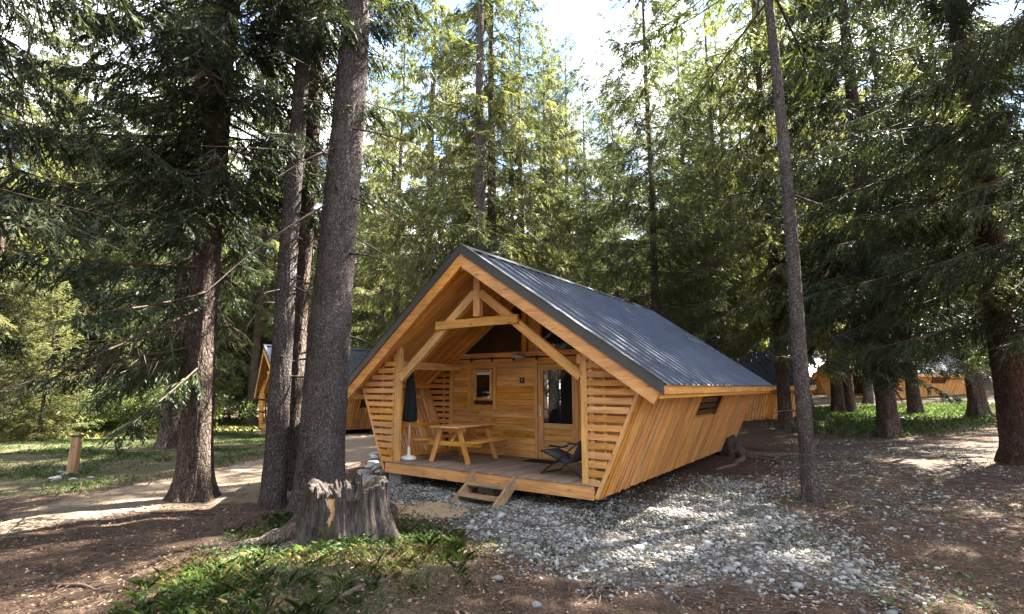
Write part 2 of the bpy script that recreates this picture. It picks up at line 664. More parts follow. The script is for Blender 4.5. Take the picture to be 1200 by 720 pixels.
def build_ground():
    xs = axis_pts(-220, 220, -7, 9, 0.085)
    ys = axis_pts(-120, 320, 2.6, 13, 0.085)
    X, Y = np.meshgrid(xs, ys)
    Z = ground_z(X, Y)
    # little humps of litter and stones
    near = np.exp(-((np.hypot(X, Y - 7)) / 9) ** 2)
    Z = Z + near * (0.012 * (np.sin(X * 7.1 + 2 * np.sin(Y * 3.3)) + np.sin(Y * 8.3 + 2 * np.sin(X * 4.1))) + 0.007 * np.sin(X * 17 + 3 * np.sin(Y * 9)) * np.sin(Y * 19 + 2 * np.sin(X * 11)) + RNG.normal(0, 0.005, X.shape))
    V = np.stack([X, Y, Z], -1).reshape(-1, 3)
    ny, nx = X.shape
    idx = np.arange(ny * nx).reshape(ny, nx)
    F = np.stack([idx[:-1, :-1], idx[:-1, 1:], idx[1:, 1:], idx[1:, :-1]], -1).reshape(-1, 4)
    m = NT('forest floor')
    at = m.n('ShaderNodeAttribute')
    at.attribute_name = 'zone'
    se = m.n('ShaderNodeSeparateColor')
    m.l(at.outputs['Color'], se.inputs[0])
    at2 = m.n('ShaderNodeAttribute')
    at2.attribute_name = 'zone_b'
    se2 = m.n('ShaderNodeSeparateColor')
    m.l(at2.outputs['Color'], se2.inputs[0])
    co = m.coords()
    nb = m.noise(co, 0.9, 6, 0.7)
    nm = m.noise(co, 5.0, 6, 0.7)
    nf = m.noise(co, 38, 5, 0.75)
    vo = m.voro(co, 26, 'F1', 'Color')
    vd = m.voro(co, 26)
    litter = m.ramp(nf, [(0.28, (0.024, 0.016, 0.011)), (0.5, (0.074, 0.050, 0.036)), (0.7, (0.175, 0.125, 0.092))])
    litter = m.mix(litter, m.ramp(nm, [(0.3, (0.55, 0.5, 0.5)), (0.7, (1.25, 1.2, 1.15))]), 0.8, 'MULTIPLY')
    grav = m.mix(m.ramp(vo, [(0.1, (0.10, 0.093, 0.083)), (0.6, (0.19, 0.18, 0.162)), (0.95, (0.32, 0.31, 0.285))]),
                 m.ramp(vd, [(0.1, (1, 1, 1)), (0.7, (0.35, 0.33, 0.3))]), 1.0, 'MULTIPLY')
    sand = m.ramp(nf, [(0.3, (0.26, 0.18, 0.10)), (0.7, (0.44, 0.33, 0.20))])
    path = m.ramp(nf, [(0.3, (0.13, 0.095, 0.066)), (0.7, (0.28, 0.22, 0.16))])
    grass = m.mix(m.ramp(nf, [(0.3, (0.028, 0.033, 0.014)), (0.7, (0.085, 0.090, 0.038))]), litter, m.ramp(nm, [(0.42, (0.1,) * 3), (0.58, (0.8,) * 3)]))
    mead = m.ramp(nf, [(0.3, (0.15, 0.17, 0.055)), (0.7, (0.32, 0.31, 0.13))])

    def msk(s, k=0.9):
        # roughen the zone's edge with noise
        a = m.math('ADD', s, m.math('MULTIPLY', m.math('SUBTRACT', nm, 0.5), k))
        return m.ramp(a, [(0.40, (0,) * 3), (0.60, (1,) * 3)])
    c = litter
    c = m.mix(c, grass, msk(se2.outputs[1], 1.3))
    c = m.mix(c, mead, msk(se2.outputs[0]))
    c = m.mix(c, path, m.math('MULTIPLY', msk(se.outputs[2], 1.6), 0.8))
    c = m.mix(c, grav, m.math('MULTIPLY', msk(se.outputs[0], 2.2), 0.85))
    c = m.mix(c, sand, msk(se.outputs[1]))
    moss = m.math('MULTIPLY', m.ramp(nb, [(0.56, (0,) * 3), (0.66, (1,) * 3)]), m.ramp(nm, [(0.45, (0,) * 3), (0.6, (1,) * 3)]))
    c = m.mix(c, (0.085, 0.085, 0.025), m.math('MULTIPLY', moss, 0.55))
    m.col(c)
    m.p(Roughness=0.95, Specular_IOR_Level=0.1)
    m.bump(m.math('ADD', nf, m.math('MULTIPLY', nm, 1.2)), 0.9, 0.035)
    me = indexed_mesh('ground', V, F, m.m, True)
    x, y = V[:, 0], V[:, 1]
    ca = me.color_attributes.new('zone', 'FLOAT_COLOR', 'POINT')
    cb = me.color_attributes.new('zone_b', 'FLOAT_COLOR', 'POINT')
    far_r = sstep(3, 7, x) * sstep(9, 12, y) * 0.42
    A = np.stack([np.maximum(inside(GRAVEL, x, y, 0.5), 0.42 * inside(RSCREE, x, y, 1.2)), inside(SAND, x, y, 0.2), inside(PATH, x, y, 0.4), np.ones_like(x)], -1)
    deep = sstep(26, 34, y) * 0.55
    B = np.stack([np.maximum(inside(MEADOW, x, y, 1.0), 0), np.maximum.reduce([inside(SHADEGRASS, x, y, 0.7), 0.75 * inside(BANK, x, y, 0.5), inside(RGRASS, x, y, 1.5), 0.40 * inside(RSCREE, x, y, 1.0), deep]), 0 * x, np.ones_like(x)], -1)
    ca.data.foreach_set('color', A.astype(np.float32).ravel())
    cb.data.foreach_set('color', B.astype(np.float32).ravel())
    o = link(bpy.data.objects.new('ground', me))
    tag(o, 'forest floor of brown needle litter, gravel, sandy path and grass', None, None, 'structure')


build_ground()

# ------------------------------------------------------------------ the cabin
DZ = 0.42            # deck top above the ground
EZ, EX, AZ = 1.57, 3.658, 4.165
SL = (AZ - EZ) / EX


def roofz(x):
    return AZ - SL * abs(x)


def wx(z):
    return 2.455 + 0.455 * (z + 0.20)


YW, YB = 2.07, 9.38       # front wall of the room, back end
NRM = Vector((SL, 0, 1)).normalized()   # right roof plane normal


def build_cabin():
    c = empty('wooden_cabin', (CAB[0], CAB[1], DZ), -0.613)
    c.rotation_euler = (0, 0, -0.613)

    # --- deck
    for i in range(34):
        x = -2.31 + i * 0.14
        piece('deck_board', c, (x, -0.035, -0.0135), (x, YW - 0.012, -0.0135), 0.132, 0.026, M['deck'], (1, 0, 0))
    piece('deck_fascia', c, (-2.40, -0.0, -0.13), (2.42, -0.0, -0.13), 0.205, 0.045, M['beam'], (0, 0, 1))
    for x in (-2.2, -0.7, 0.8, 2.2):
        piece('deck_joist', c, (x, 0.03, -0.13), (x, YW, -0.13), 0.18, 0.06, M['fascia'], (0, 0, 1))
    for (x, y) in ((-2.2, 0.22), (0.1, 0.35), (1.95, 0.9), (-2.2, 4), (1.7, 5), (-1.8, 9), (1.8, 9)):
        piece('foundation_block', c, (x, y, -0.62), (x, y, -0.225), 0.36, 0.3, M['concrete'], (1, 0, 0), 0.01)
    # bearer frame under the room
    for x in (-2.34, 2.34):
        piece('floor_bearer', c, (x, 0.05, -0.16), (x, YB - 0.1, -0.16), 0.16, 0.08, M['fascia'], (0, 0, 1))
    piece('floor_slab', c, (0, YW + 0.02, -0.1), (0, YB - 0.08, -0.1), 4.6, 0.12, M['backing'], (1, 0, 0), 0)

    # --- front wing posts and slats
    for s in (-1, 1):
        px = 2.14 if s < 0 else 2.27
        piece('porch_post', c, (s * px, 0.05, 0), (s * px, 0.05, roofz(px) - 0.27), 0.12, 0.10, M['beam'], (1, 0, 0))
        # slats between post and raking edge
        z = -0.02
        k = 0
        while z < 2.05:
            zc = z + 0.05
            xo = min(wx(zc) - 0.03, (AZ - 0.29 - zc - 0.055) / SL)
            if xo > px + 0.10:
                piece('wing_slat', c, (s * (px + 0.065), -0.004, zc), (s * xo, -0.004, zc), 0.098, 0.022, M['batten'] if s > 0 else M['beam'], (0, 0, 1))
            z += 0.142
        # raking edge boards and studs behind the slats
        zt = 1.50
        piece('wing_edge_board', c, (s * wx(-0.2), 0.012, -0.2), (s * wx(zt), 0.012, zt), 0.055, 0.06, M['beam'], (1, 0, 0))
        piece('wing_stud', c, (s * (px + 0.12), 0.045, 0.0), (s * (px + 0.12), 0.045, roofz(px + 0.12) - 0.32), 0.09, 0.045, M['larch'], (1, 0, 0))
        x1 = 2.62
        piece('wing_stud', c, (s * x1, 0.045, 0.25), (s * x1, 0.045, roofz(x1) - 0.32), 0.05, 0.045, M['larch'], (1, 0, 0))
        # rear wing beside the front wall of the room
        px2 = 2.42
        piece('corner_post', c, (s * px2, YW - 0.0, 0), (s * px2, YW - 0.0, roofz(px2) - 0.25), 0.11, 0.10, M['beam'], (1, 0, 0))
        if s < 0:
            z = 0.55
            while z < 2.0:
                xo = min(wx(z) - 0.03, (AZ - 0.3 - z) / SL)
                if xo > px2 + 0.1:
                    piece('rear_wing_slat', c, (s * (px2 + 0.06), YW, z), (s * xo, YW, z), 0.095, 0.022, M['batten'], (0, 0, 1))
                z += 0.142
            piece('wing_stud', c, (s * 2.72, YW + 0.035, 0.5), (s * 2.72, YW + 0.035, roofz(2.72) - 0.3), 0.06, 0.045, M['larch'], (1, 0, 0))

    # --- slanted side walls of battens
    win_y = (3.85, 5.42)
    win_z = (0.87, 1.42)
    for s in (-1, 1):
        zt, zb = 1.50, -0.22
        pitch = 0.134
        n = int((YB - 0.08) / pitch)
        nrm = Vector((s * 1, 0, -0.455)).normalized()
        for i in range(n):
            y = 0.06 + i * pitch
            w = 0.108 if y > YW else 0.098
            d = nrm * random.uniform(-0.004, 0.007)
            rb = random.uniform(-0.012, 0.012)
            spans = [(zb + rb, zt)]
            if s > 0 and win_y[0] - 0.05 < y < win_y[1] + 0.05:
                spans = [(zb + rb, win_z[0]), (win_z[1], zt)]
            for (a, b) in spans:
                piece('batten', c, Vector((s * wx(a), y, a)) + d, Vector((s * wx(b), y, b)) + d, w, 0.022, M['batten'], (0, 1, 0), 0.003)
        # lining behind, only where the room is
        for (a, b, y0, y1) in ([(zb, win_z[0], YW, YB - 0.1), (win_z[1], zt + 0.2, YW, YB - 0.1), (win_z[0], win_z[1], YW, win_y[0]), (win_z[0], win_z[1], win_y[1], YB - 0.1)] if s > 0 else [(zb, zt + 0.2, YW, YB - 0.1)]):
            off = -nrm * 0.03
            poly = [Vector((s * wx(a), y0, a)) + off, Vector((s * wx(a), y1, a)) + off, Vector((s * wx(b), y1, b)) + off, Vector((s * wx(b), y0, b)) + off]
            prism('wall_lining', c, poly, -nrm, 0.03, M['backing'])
        # rails that carry the battens in the porch
        for z in (0.02, 0.62, 1.28):
            p = Vector((s * wx(z), 0, z)) - nrm * 0.034
            piece('wall_rail', c, p + Vector((0, 0.05, 0)), p + Vector((0, YW - 0.05, 0)), 0.09, 0.04, M['larch'], Vector((s * 0.455, 0, 1)), 0.003)
        if s > 0:
            # hatch window, recessed with dark boards
            off = -nrm * 0.075
            n2 = 4
            for k in range(n2):
                z0 = win_z[0] + (win_z[1] - win_z[0]) * (k + 0.5) / n2
                p = Vector((s * wx(z0), 0, z0)) + off
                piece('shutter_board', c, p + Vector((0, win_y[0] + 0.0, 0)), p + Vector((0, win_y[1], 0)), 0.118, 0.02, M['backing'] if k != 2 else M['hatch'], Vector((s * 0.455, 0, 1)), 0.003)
            for zz in win_z:
                p = Vector((s * wx(zz), 0, zz)) - nrm * 0.035
                piece('hatch_frame', c, p + Vector((0, win_y[0], 0)), p + Vector((0, win_y[1], 0)), 0.02, 0.09, M['larch'], Vector((s * 0.455, 0, 1)), 0.002)
        # eave board under the roof edge and little soffit
        piece('eave_fascia', c, (s * (EX - 0.045), -0.15, EZ - 0.09), (s * (EX - 0.045), YB, EZ - 0.09), 0.12, 0.026, M['larch'], (0, 0, 1))
        piece('eave_fascia', c, (s * (EX - 0.10), -0.12, EZ - 0.145), (s * (EX - 0.10), YB - 0.05, EZ - 0.145), 0.14, 0.035, M['beam'], (0, 0, 1))
        piece('wall_plate', c, (s * 2.13, 0.11, 1.99), (s * 2.13, YW - 0.06, 1.99), 0.16, 0.09, M['beam'], (0, 0, 1))
        piece('top_rail', c, (s * 2.99, 0.03, 1.56), (s * 2.99, YB - 0.1, 1.56), 0.10, 0.06, M['larch'], (0, 0, 1))

    # --- roof: corrugated panels, soffit boards, verges
    for s in (-1, 1):
        n = Vector((s * SL, 0, 1)).normalized()
        y0 = -0.21
        npan = 10
        pw = (YB + 0.04 - y0) / npan
        for k in range(npan):
            prof = []
            nr = 3
            for r in range(nr):
                b = y0 + k * pw + r * pw / nr
                q = pw / nr
                for (f, h) in ((0, 0.0), (0.06, 0.0), (0.115, 0.036), (0.185, 0.036), (0.24, 0.0)):
                    prof.append((b + f * q, h))
            prof.append((y0 + (k + 1) * pw, 0.0))
            V, F = [], []
            rows = 6
            for u in range(rows + 1):
                uu = u / rows
                for (y, h) in prof:
                    yy = y
                    if k == 0:
                        yy = y - 0.30 * (1 - uu) * max(0, 1 - (y - y0) / pw)
                    x = s * (EX + 0.02) * uu
                    p = Vector((x, yy, roofz(x))) + n * h
                    V.append(p)
            m_ = len(prof)
            for u in range(rows):
                for j in range(m_ - 1):
                    a = u * m_ + j
                    F.append((a, a + 1, a + m_ + 1, a + m_) if s > 0 else (a, a + m_, a + m_ + 1, a + 1))
            o = link(bpy.data.objects.new('roof_panel', mesh_from('roof_panel', V, F, M['roof'])), c)
        # deck under the metal
        ob = n * 0.02
        poly = [Vector((0, -0.48, AZ)) - ob, Vector((s * EX, -0.19, EZ)) - ob, Vector((s * EX, YB, EZ)) - ob, Vector((0, YB, AZ)) - ob]
        prism('roof_deck', c, poly, -n, 0.06, M['larch'])
        # verge flashing (slanted prow) and verge board, front
        a = Vector((0, -0.515, AZ)) + n * 0.03
        b = Vector((s * (EX + 0.02), -0.215, EZ - SL * 0.02)) + n * 0.03
        ap = Vector((0, 0, 0.18 / n.z))

        def band(name, off0, off1, yo, th, mat, xin=0.0):
            A0 = Vector((0, -0.515 + yo, AZ + (0.03 - off0) / n.z))
            A1 = Vector((0, -0.515 + yo, AZ + (0.03 - off1) / n.z))
            xe = EX + 0.02 - xin
            B0 = Vector((s * xe, -0.215 + yo, roofz(xe) + (0.03 - off0) / n.z))
            B1 = Vector((s * xe, -0.215 + yo, roofz(xe) + (0.03 - off1) / n.z))
            if off1 > 0.2:
                # square cut at the bottom of the eave
                B1 = Vector((s * (xe - 0.13), -0.215 + yo - 0.0, roofz(xe - 0.13) + (0.03 - off1) / n.z))
            return prism(name, c, [A0, B0, B1, A1] if s > 0 else [A0, A1, B1, B0], (0, 1, 0), th, mat)
        band('verge_flashing', -0.012, 0.150, 0.0, 0.02, M['flash'])
        band('verge_board', 0.12, 0.360, 0.024, 0.045, M['beam'], 0.05)
        # cap strip on top of the verge
        p0 = Vector((0, -0.47, AZ)) + n * 0.034
        p1 = Vector((s * (EX + 0.02), -0.17, EZ - SL * 0.02)) + n * 0.034
        piece('verge_cap', c, p0, p1, 0.11, 0.006, M['flash'], (0, 1, 0), 0)
        # rear verge
        prism('rear_verge_board', c, [Vector((0, YB, AZ - 0.02)), Vector((s * EX, YB, EZ - 0.02)), Vector((s * (EX - .1), YB, EZ - 0.2)), Vector((0, YB, AZ - 0.30))], (0, 1, 0), 0.03, M['flash'])
        # soffit boards up the slope inside the porch
        yb = -0.40
        k = 0
        while yb < YW - 0.01:
            xi = 0.03
            xe = EX - 0.13
            w = min(0.135, YW - yb)
            # prow: the outermost boards stop short of the eave
            if yb < -0.17:
                xe = EX * max(0.05, (-(yb) - 0.17 - 0.0) and (1 - ((-yb - 0.17) / 0.30)))
            off = n * (-0.20 - random.uniform(0, 0.003))
            q0 = Vector((s * xi, yb + w / 2, roofz(xi))) + off
            q1 = Vector((s * xe, yb + w / 2, roofz(xe))) + off
            if (q1 - q0).length > 0.3:
                piece('soffit_board', c, q0, q1, w - 0.006, 0.02, M['soffit'], (0, 1, 0), 0.003)
            yb += 0.14
        # rafter pairs
        for y in (0.95, 1.98):
            q0 = Vector((0.02 * s, y, AZ)) + n * -0.25
            q1 = Vector((s * 3.3, y, roofz(3.3))) + n * -0.25
            if y > 1.5:
                piece('rafter', c, q0, q1, 0.08, 0.07, M['beam'], (0, 0, 1))
    # ridge capping
    for s in (-1, 1):
        n = Vector((s * SL, 0, 1)).normalized()
        p0 = Vector((s * 0.07, -0.50, roofz(0.07))) + n * 0.036
        piece('ridge_cap', c, p0, p0 + Vector((0, YB + 0.54, 0)), 0.17, 0.005, M['roof'], (s, 0, -SL), 0)
    # ridge beam
    piece('ridge_beam', c, (0, -0.42, 3.79), (0, YW, 3.79), 0.17, 0.13, M['beam'], (0, 0, 1))

    # --- porch truss
    piece('king_post', c, (0, 0.05, 2.87), (0, 0.05, 3.70), 0.16, 0.12, M['beam'], (1, 0, 0))
    for s in (-1, 1):
        e = 2.08 if s < 0 else 2.21
        piece('truss_brace', c, (s * 0.07, 0.05, 3.34), (s * e, 0.05, 1.70), 0.165, 0.10, M['beam'], (0, 0, 1))
    piece('collar_beam', c, (-1.02, -0.03, 2.75), (1.0, -0.03, 2.75), 0.165, 0.06, M['beam'], (0, 0, 1))

    # --- front wall of the room: horizontal planks round window and door
    xl, xr = -2.37, 2.37
    holes = [(-1.72, -1.16, 1.22, 1.94), (0.07, 1.10, -0.1, 2.05)]
    z = 0.0
    ph = 0.14
    row = 0
    while z < 2.17:
        z1 = min(z + ph, 2.18)
        segs = [(xl, xr)]
        for (a, b, za, zb_) in holes:
            if z < zb_ - 0.02 and z1 > za + 0.02:
                ns = []
                for (p, q) in segs:
                    if a > p and b < q:
                        ns += [(p, a), (b, q)]
                    else:
                        ns.append((p, q))
                segs = ns
        out = []
        for (p, q) in segs:
            if q - p > 1.3:
                mcut = p + (q - p) * random.uniform(0.3, 0.7)
                out += [(p, mcut - 0.0015), (mcut + 0.0015, q)]
            else:
                out.append((p, q))
        for (p, q) in out:
            piece('wall_plank', c, (p, YW + 0.012 + random.uniform(0, 0.003), (z + z1) / 2), (q, YW + 0.012 + random.uniform(0, 0.003), (z + z1) / 2), z1 - z - 0.005, 0.024, M['larch'], (0, 0, 1), 0.003)
        z = z1
        row += 1
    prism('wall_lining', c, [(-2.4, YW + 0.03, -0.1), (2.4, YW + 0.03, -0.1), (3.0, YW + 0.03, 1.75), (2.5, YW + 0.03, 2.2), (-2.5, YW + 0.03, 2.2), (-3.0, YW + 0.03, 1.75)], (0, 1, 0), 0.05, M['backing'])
    # skirting, tie beam and gable glazing
    piece('skirting_board', c, (-2.36, YW - 0.012, 0.06), (0.0, YW - 0.012, 0.06), 0.11, 0.022, M['door'], (0, 0, 1))
    piece('tie_beam', c, (-2.36, YW - 0.03, 2.26), (2.36, YW - 0.03, 2.26), 0.11, 0.09, M['beam'], (0, 0, 1))
    gy = YW + 0.0
    zg = 2.33
    for (a, b) in ((-2.30, -0.32), (0.20, 2.30)):
        lo = a if abs(a) > abs(b) else b
        hi = b if abs(a) > abs(b) else a
        top = roofz(hi) - 0.30
        xe = math.copysign((AZ - 0.30 - zg) / SL, lo)
        prism('gable_pane', c, [(xe, gy, zg), (hi, gy, zg), (hi, gy, top)], (0, 1, 0), 0.012, M['glass'])
    for x in (-0.25, 0.13):
        piece('gable_post', c, (x, YW - 0.02, 2.32), (x, YW - 0.02, roofz(x) - 0.32), 0.12, 0.09, M['beam'], (1, 0, 0))
    piece('gable_post', c, (-0.06, YW + 0.01, 2.32), (-0.06, YW + 0.01, roofz(0.06) - 0.32), 0.22, 0.03, M['larch'], (1, 0, 0))
    piece('gable_post', c, (1.12, YW - 0.02, 2.32), (1.12, YW - 0.02, roofz(1.12) - 0.30), 0.07, 0.07, M['beam'], (1, 0, 0))
    for s in (-1, 1):
        n = Vector((s * SL, 0, 1)).normalized()
        q0 = Vector((s * 0.3, YW - 0.02, roofz(0.3))) - n * 0.30
        q1 = Vector((s * 2.55, YW - 0.02, roofz(2.55))) - n * 0.30
        piece('gable_bead', c, q0, q1, 0.05, 0.05, M['door'], (0, 0, 1))

    # --- window
    w = empty('window', (-1.44, YW, 1.58), 0, c)
    for x in (-0.245, 0.245):
        piece('frame', w, (x, -0.012, -0.36), (x, -0.012, 0.36), 0.07, 0.07, M['door'], (1, 0, 0))
    for z in (-0.33, 0.33):
        piece('frame', w, (-0.21, -0.012, z), (0.21, -0.012, z), 0.065, 0.066, M['door'], (0, 0, 1))
    piece('pane', w, (0, 0.004, -0.30), (0, 0.004, 0.30), 0.42, 0.012, M['glass'], (1, 0, 0), 0)
    piece('blind', w, (-0.20, -0.006, 0.265), (0.20, -0.006, 0.265), 0.06, 0.008, M['white'], (0, 0, 1), 0.001)
    piece('dark_gap_strip', w, (-0.24, -0.05, -0.385), (0.24, -0.05, -0.385), 0.03, 0.05, M['black'], (0, 0, 1), 0.002)  # black strip stands for the dark gap under the window frame
    piece('latch', w, (0.19, -0.06, -0.33), (0.19, -0.06, -0.25), 0.03, 0.02, M['white'], (1, 0, 0), 0.003)
    for x in (-1.87, -1.10):
        piece('casing', c, (x, YW - 0.014, 1.02), (x, YW - 0.014, 2.02), 0.095, 0.026, M['door'], (1, 0, 0))

    # --- door
    d = empty('door', (0.585, YW, 0), 0, c)
    for x in (-0.535, 0.535):
        piece('casing', d, (x, -0.015, 0.0), (x, -0.015, 2.12), 0.075, 0.05, M['beam'], (1, 0, 0))
    piece('casing', d, (-0.495, -0.015, 2.075), (0.495, -0.015, 2.075), 0.085, 0.05, M['beam'], (0, 0, 1))
    for x in (-0.42, 0.42):
        piece('stile', d, (x, -0.004, 0.02), (x, -0.004, 2.02), 0.13, 0.05, M['door'], (1, 0, 0))
    for (z, h) in ((1.955, 0.13), (0.705, 0.11), (0.08, 0.12)):
        piece('rail', d, (-0.353, -0.004, z), (0.353, -0.004, z), h, 0.048, M['door'], (0, 0, 1))
    for k in range(4):
        z = 0.14 + 0.128 * (k + 0.5)
        piece('panel_board', d, (-0.352, 0.002, z), (0.352, 0.002, z), 0.122, 0.025, M['door'], (0, 0, 1), 0.006)
    piece('pane', d, (0, 0.0, 0.762), (0, 0.0, 1.888), 0.704, 0.012, M['glass'], (1, 0, 0), 0)
    piece('handle_plate', d, (-0.42, -0.034, 0.90), (-0.42, -0.034, 1.14), 0.04, 0.01, M['steel'], (1, 0, 0), 0.003)
    tube('handle', d, [(-0.42, -0.035, 1.05), (-0.42, -0.085, 1.05), (-0.40, -0.09, 1.05), (-0.31, -0.09, 1.05)], 0.011, M['steel'])
    piece('threshold', d, (-0.5, -0.05, 0.012), (0.5, -0.05, 0.012), 0.05, 0.02, M['fascia'], (0, 1, 0))

    # --- steps (carried by the deck)
    for x in (0.03, 0.90):
        prism('step_stringer', c, [(x - 0.02, -0.025, 0.0), (x - 0.02, -0.025, -0.22), (x - 0.02, -0.38, -0.45), (x - 0.02, -0.66, -0.45), (x - 0.02, -0.60, -0.37)], (1, 0, 0), 0.045, M['fascia'])
    piece('step_tread', c, (0.056, -0.17, -0.185), (0.878, -0.17, -0.185), 0.22, 0.035, M['fascia'], (0, 1, 0))
    piece('step_tread', c, (0.056, -0.41, -0.335), (0.878, -0.41, -0.335), 0.22, 0.035, M['fascia'], (0, 1, 0))

    # --- rear wall of upright boards
    for i in range(34):
        x = -2.39 + i * 0.145
        zt = min(roofz(x) - 0.3, 4)
        piece('rear_board', c, (x, YB - 0.08, -0.2), (x, YB - 0.08, zt), 0.138, 0.024, M['batten'], (1, 0, 0))
    prism('wall_lining', c, [(-2.45, YB - 0.13, -0.2), (2.45, YB - 0.13, -0.2), (3.2, YB - 0.13, 1.5), (0, YB - 0.13, AZ - 0.3), (-3.2, YB - 0.13, 1.5)], (0, 1, 0), 0.03, M['batten'])

    # --- number plaque and bulkhead lamp fixed to the wall
    sg = piece('number_plaque', c, (-0.40, YW - 0.008, 1.675), (-0.275, YW - 0.008, 1.675), 0.125, 0.012, M['sign'], (0, 0, 1), 0.002)
    cu = bpy.data.curves.new('digit', 'FONT')
    cu.body = '1'
    cu.size = 0.10
    cu.align_x = 'CENTER'
    cu.align_y = 'CENTER'
    cu.extrude = 0.001
    to = bpy.data.objects.new('digit_tmp', cu)
    COL.objects.link(to)
    dg = bpy.context.evaluated_depsgraph_get()
    tm = bpy.data.meshes.new_from_object(to.evaluated_get(dg))
    bpy.data.objects.remove(to)
    tm.materials.clear()
    tm.materials.append(M['white'])
    do = bpy.data.objects.new('digit', tm)
    link(do, sg)
    do.matrix_local = sg.matrix_local.inverted() @ (Matrix.Translation((-0.3375, YW - 0.016, 1.675)) @ Matrix.Rotation(math.pi / 2, 4, 'X'))
    return c


cabin = build_cabin()
cabin_parts = [o for o in cabin.children]
tag(cabin, 'golden larch cabin with open porch, picnic table and dark metal gable roof', 'cabin')


def clone_cabin(loc, rz, label):
    o = copy_tree(cabin, None, ('number_plaque', 'soffit_board', 'wall_plank', 'deck_joist', 'floor_bearer'))
    o.location = loc
    o.rotation_euler = (0, 0, rz)
    tag(o, label, 'cabin', 'cabins farther back among the trees')
    return o


def place_corner(px, Y, rz, lx, ly):
    """cabin origin so that its local point (lx,ly) stands at column px and depth Y"""
    X, Y = at_depth(px, Y)
    c_, s_ = math.cos(rz), math.sin(rz)
    return X - (lx * c_ - ly * s_), Y - (lx * s_ + ly * c_)


ox, oy = place_corner(333, 25.5, -0.95, 2.4, 0)
c2 = clone_cabin((ox, oy, float(ground_z(ox + 2, oy)) + DZ), -0.95, 'distant cabin seen between the left trunks, pale roof above slatted orange side wall')
ox, oy = place_corner(938, 25.0, -1.50, 2.8, 9.3)
c3 = clone_cabin((ox, oy, float(ground_z(ox, oy)) + DZ - 0.15), -1.50, 'distant cabin whose wall and bluish roof show just past the main cabin\'s rear corner')
ox, oy = place_corner(1012, 50.0, -1.35, 2.8, 9.3)
c4 = clone_cabin((ox, oy, float(ground_z(ox, oy)) + DZ - 0.2), -1.35, 'farthest orange cabin low between the thin right-hand trunks')
ox, oy = place_corner(1135, 41.0, -1.2, 2.8, 9.3)
c5 = clone_cabin((ox, oy, float(ground_z(ox, oy)) + DZ - 0.2), -1.2, 'shaded orange cabin half hidden behind drooping branches on the right')


# ------------------------------------------------------------------ things on the porch (top level, placed in cabin coordinates)
def porch_empty(name, x, y, z=0.0, rz=0.0):
    X, Y = cab_w(x, y)
    return empty(name, (X, Y, DZ + z), -0.613 + rz)


def picnic_table():
    t = porch_empty('picnic_table', -1.12, 1.02, 0, R(5))
    for k in range(5):
        piece('table_board', t, (-0.30 + k * 0.15, -0.72, 0.72), (-0.30 + k * 0.15, 0.72, 0.72), 0.142, 0.034, M['larch'], (1, 0, 0))
    for s in (-1, 1):
        for k in (0, 1):
            x = s * (0.60 + k * 0.145)
            piece('seat_board', t, (x, -0.72, 0.445), (x, 0.72, 0.445), 0.138, 0.034, M['larch'], (1, 0, 0))
    for y in (-0.52, 0.52):
        for s in (-1, 1):
            piece('leg', t, (s * 0.22, y, 0.70), (s * 0.47, y, 0.0), 0.10, 0.045, M['beam'], (1, 0, 0))
        piece('seat_bearer', t, (-0.74, y + 0.047, 0.38), (0.74, y + 0.047, 0.38), 0.095, 0.04, M['beam'], (0, 0, 1))
        piece('top_bearer', t, (-0.34, y + 0.047, 0.655), (0.34, y + 0.047, 0.655), 0.09, 0.04, M['beam'], (0, 0, 1))
        piece('diagonal_brace', t, (0, y * 0.9, 0.40), (0, y * 0.25, 0.69), 0.07, 0.04, M['beam'], (1, 0, 0))
    tag(t, 'wooden picnic table with attached benches on the porch deck', 'picnic table')


picnic_table()


def parasol():
    t = porch_empty('closed_parasol', -2.17, 0.42)
    lathe('base', t, [(0.17, 0.0), (0.175, 0.02), (0.16, 0.055), (0.06, 0.08), (0.035, 0.10), (0.033, 0.26)], M['white'])
    tube('pole', t, [(0, 0, 0.2), (0, 0, 2.0)], 0.019, M['white'], 10)
    # folded canopy with creases
    V, F = [], []
    k = 32
    prof = [(0.165, 0.80), (0.16, 0.86), (0.15, 1.05), (0.13, 1.3), (0.10, 1.6), (0.06, 1.86), (0.02, 1.93)]
    for (r, z) in prof:
        for j in range(k):
            a = 2 * math.pi * j / k
            rr = r * (0.82 + 0.18 * math.cos(8 * a + 0.6 * z)) * (1 + 0.06 * math.sin(3 * a + z * 5))
            V.append((rr * math.cos(a), rr * math.sin(a), z + 0.015 * math.cos(8 * a) * (z < 0.9)))
    for i in range(len(prof) - 1):
        for j in range(k):
            F.append((i * k + j, i * k + (j + 1) % k, (i + 1) * k + (j + 1) % k, (i + 1) * k + j))
    F.append(tuple(range((len(prof) - 1) * k, len(prof) * k)))
    F.append(tuple(range(k))[::-1])
    link(bpy.data.objects.new('canopy', mesh_from('canopy', V, F, M['canvas'], True)), t)
    tag(t, 'closed dark parasol on a white base in the porch\'s left corner', 'parasol')


parasol()


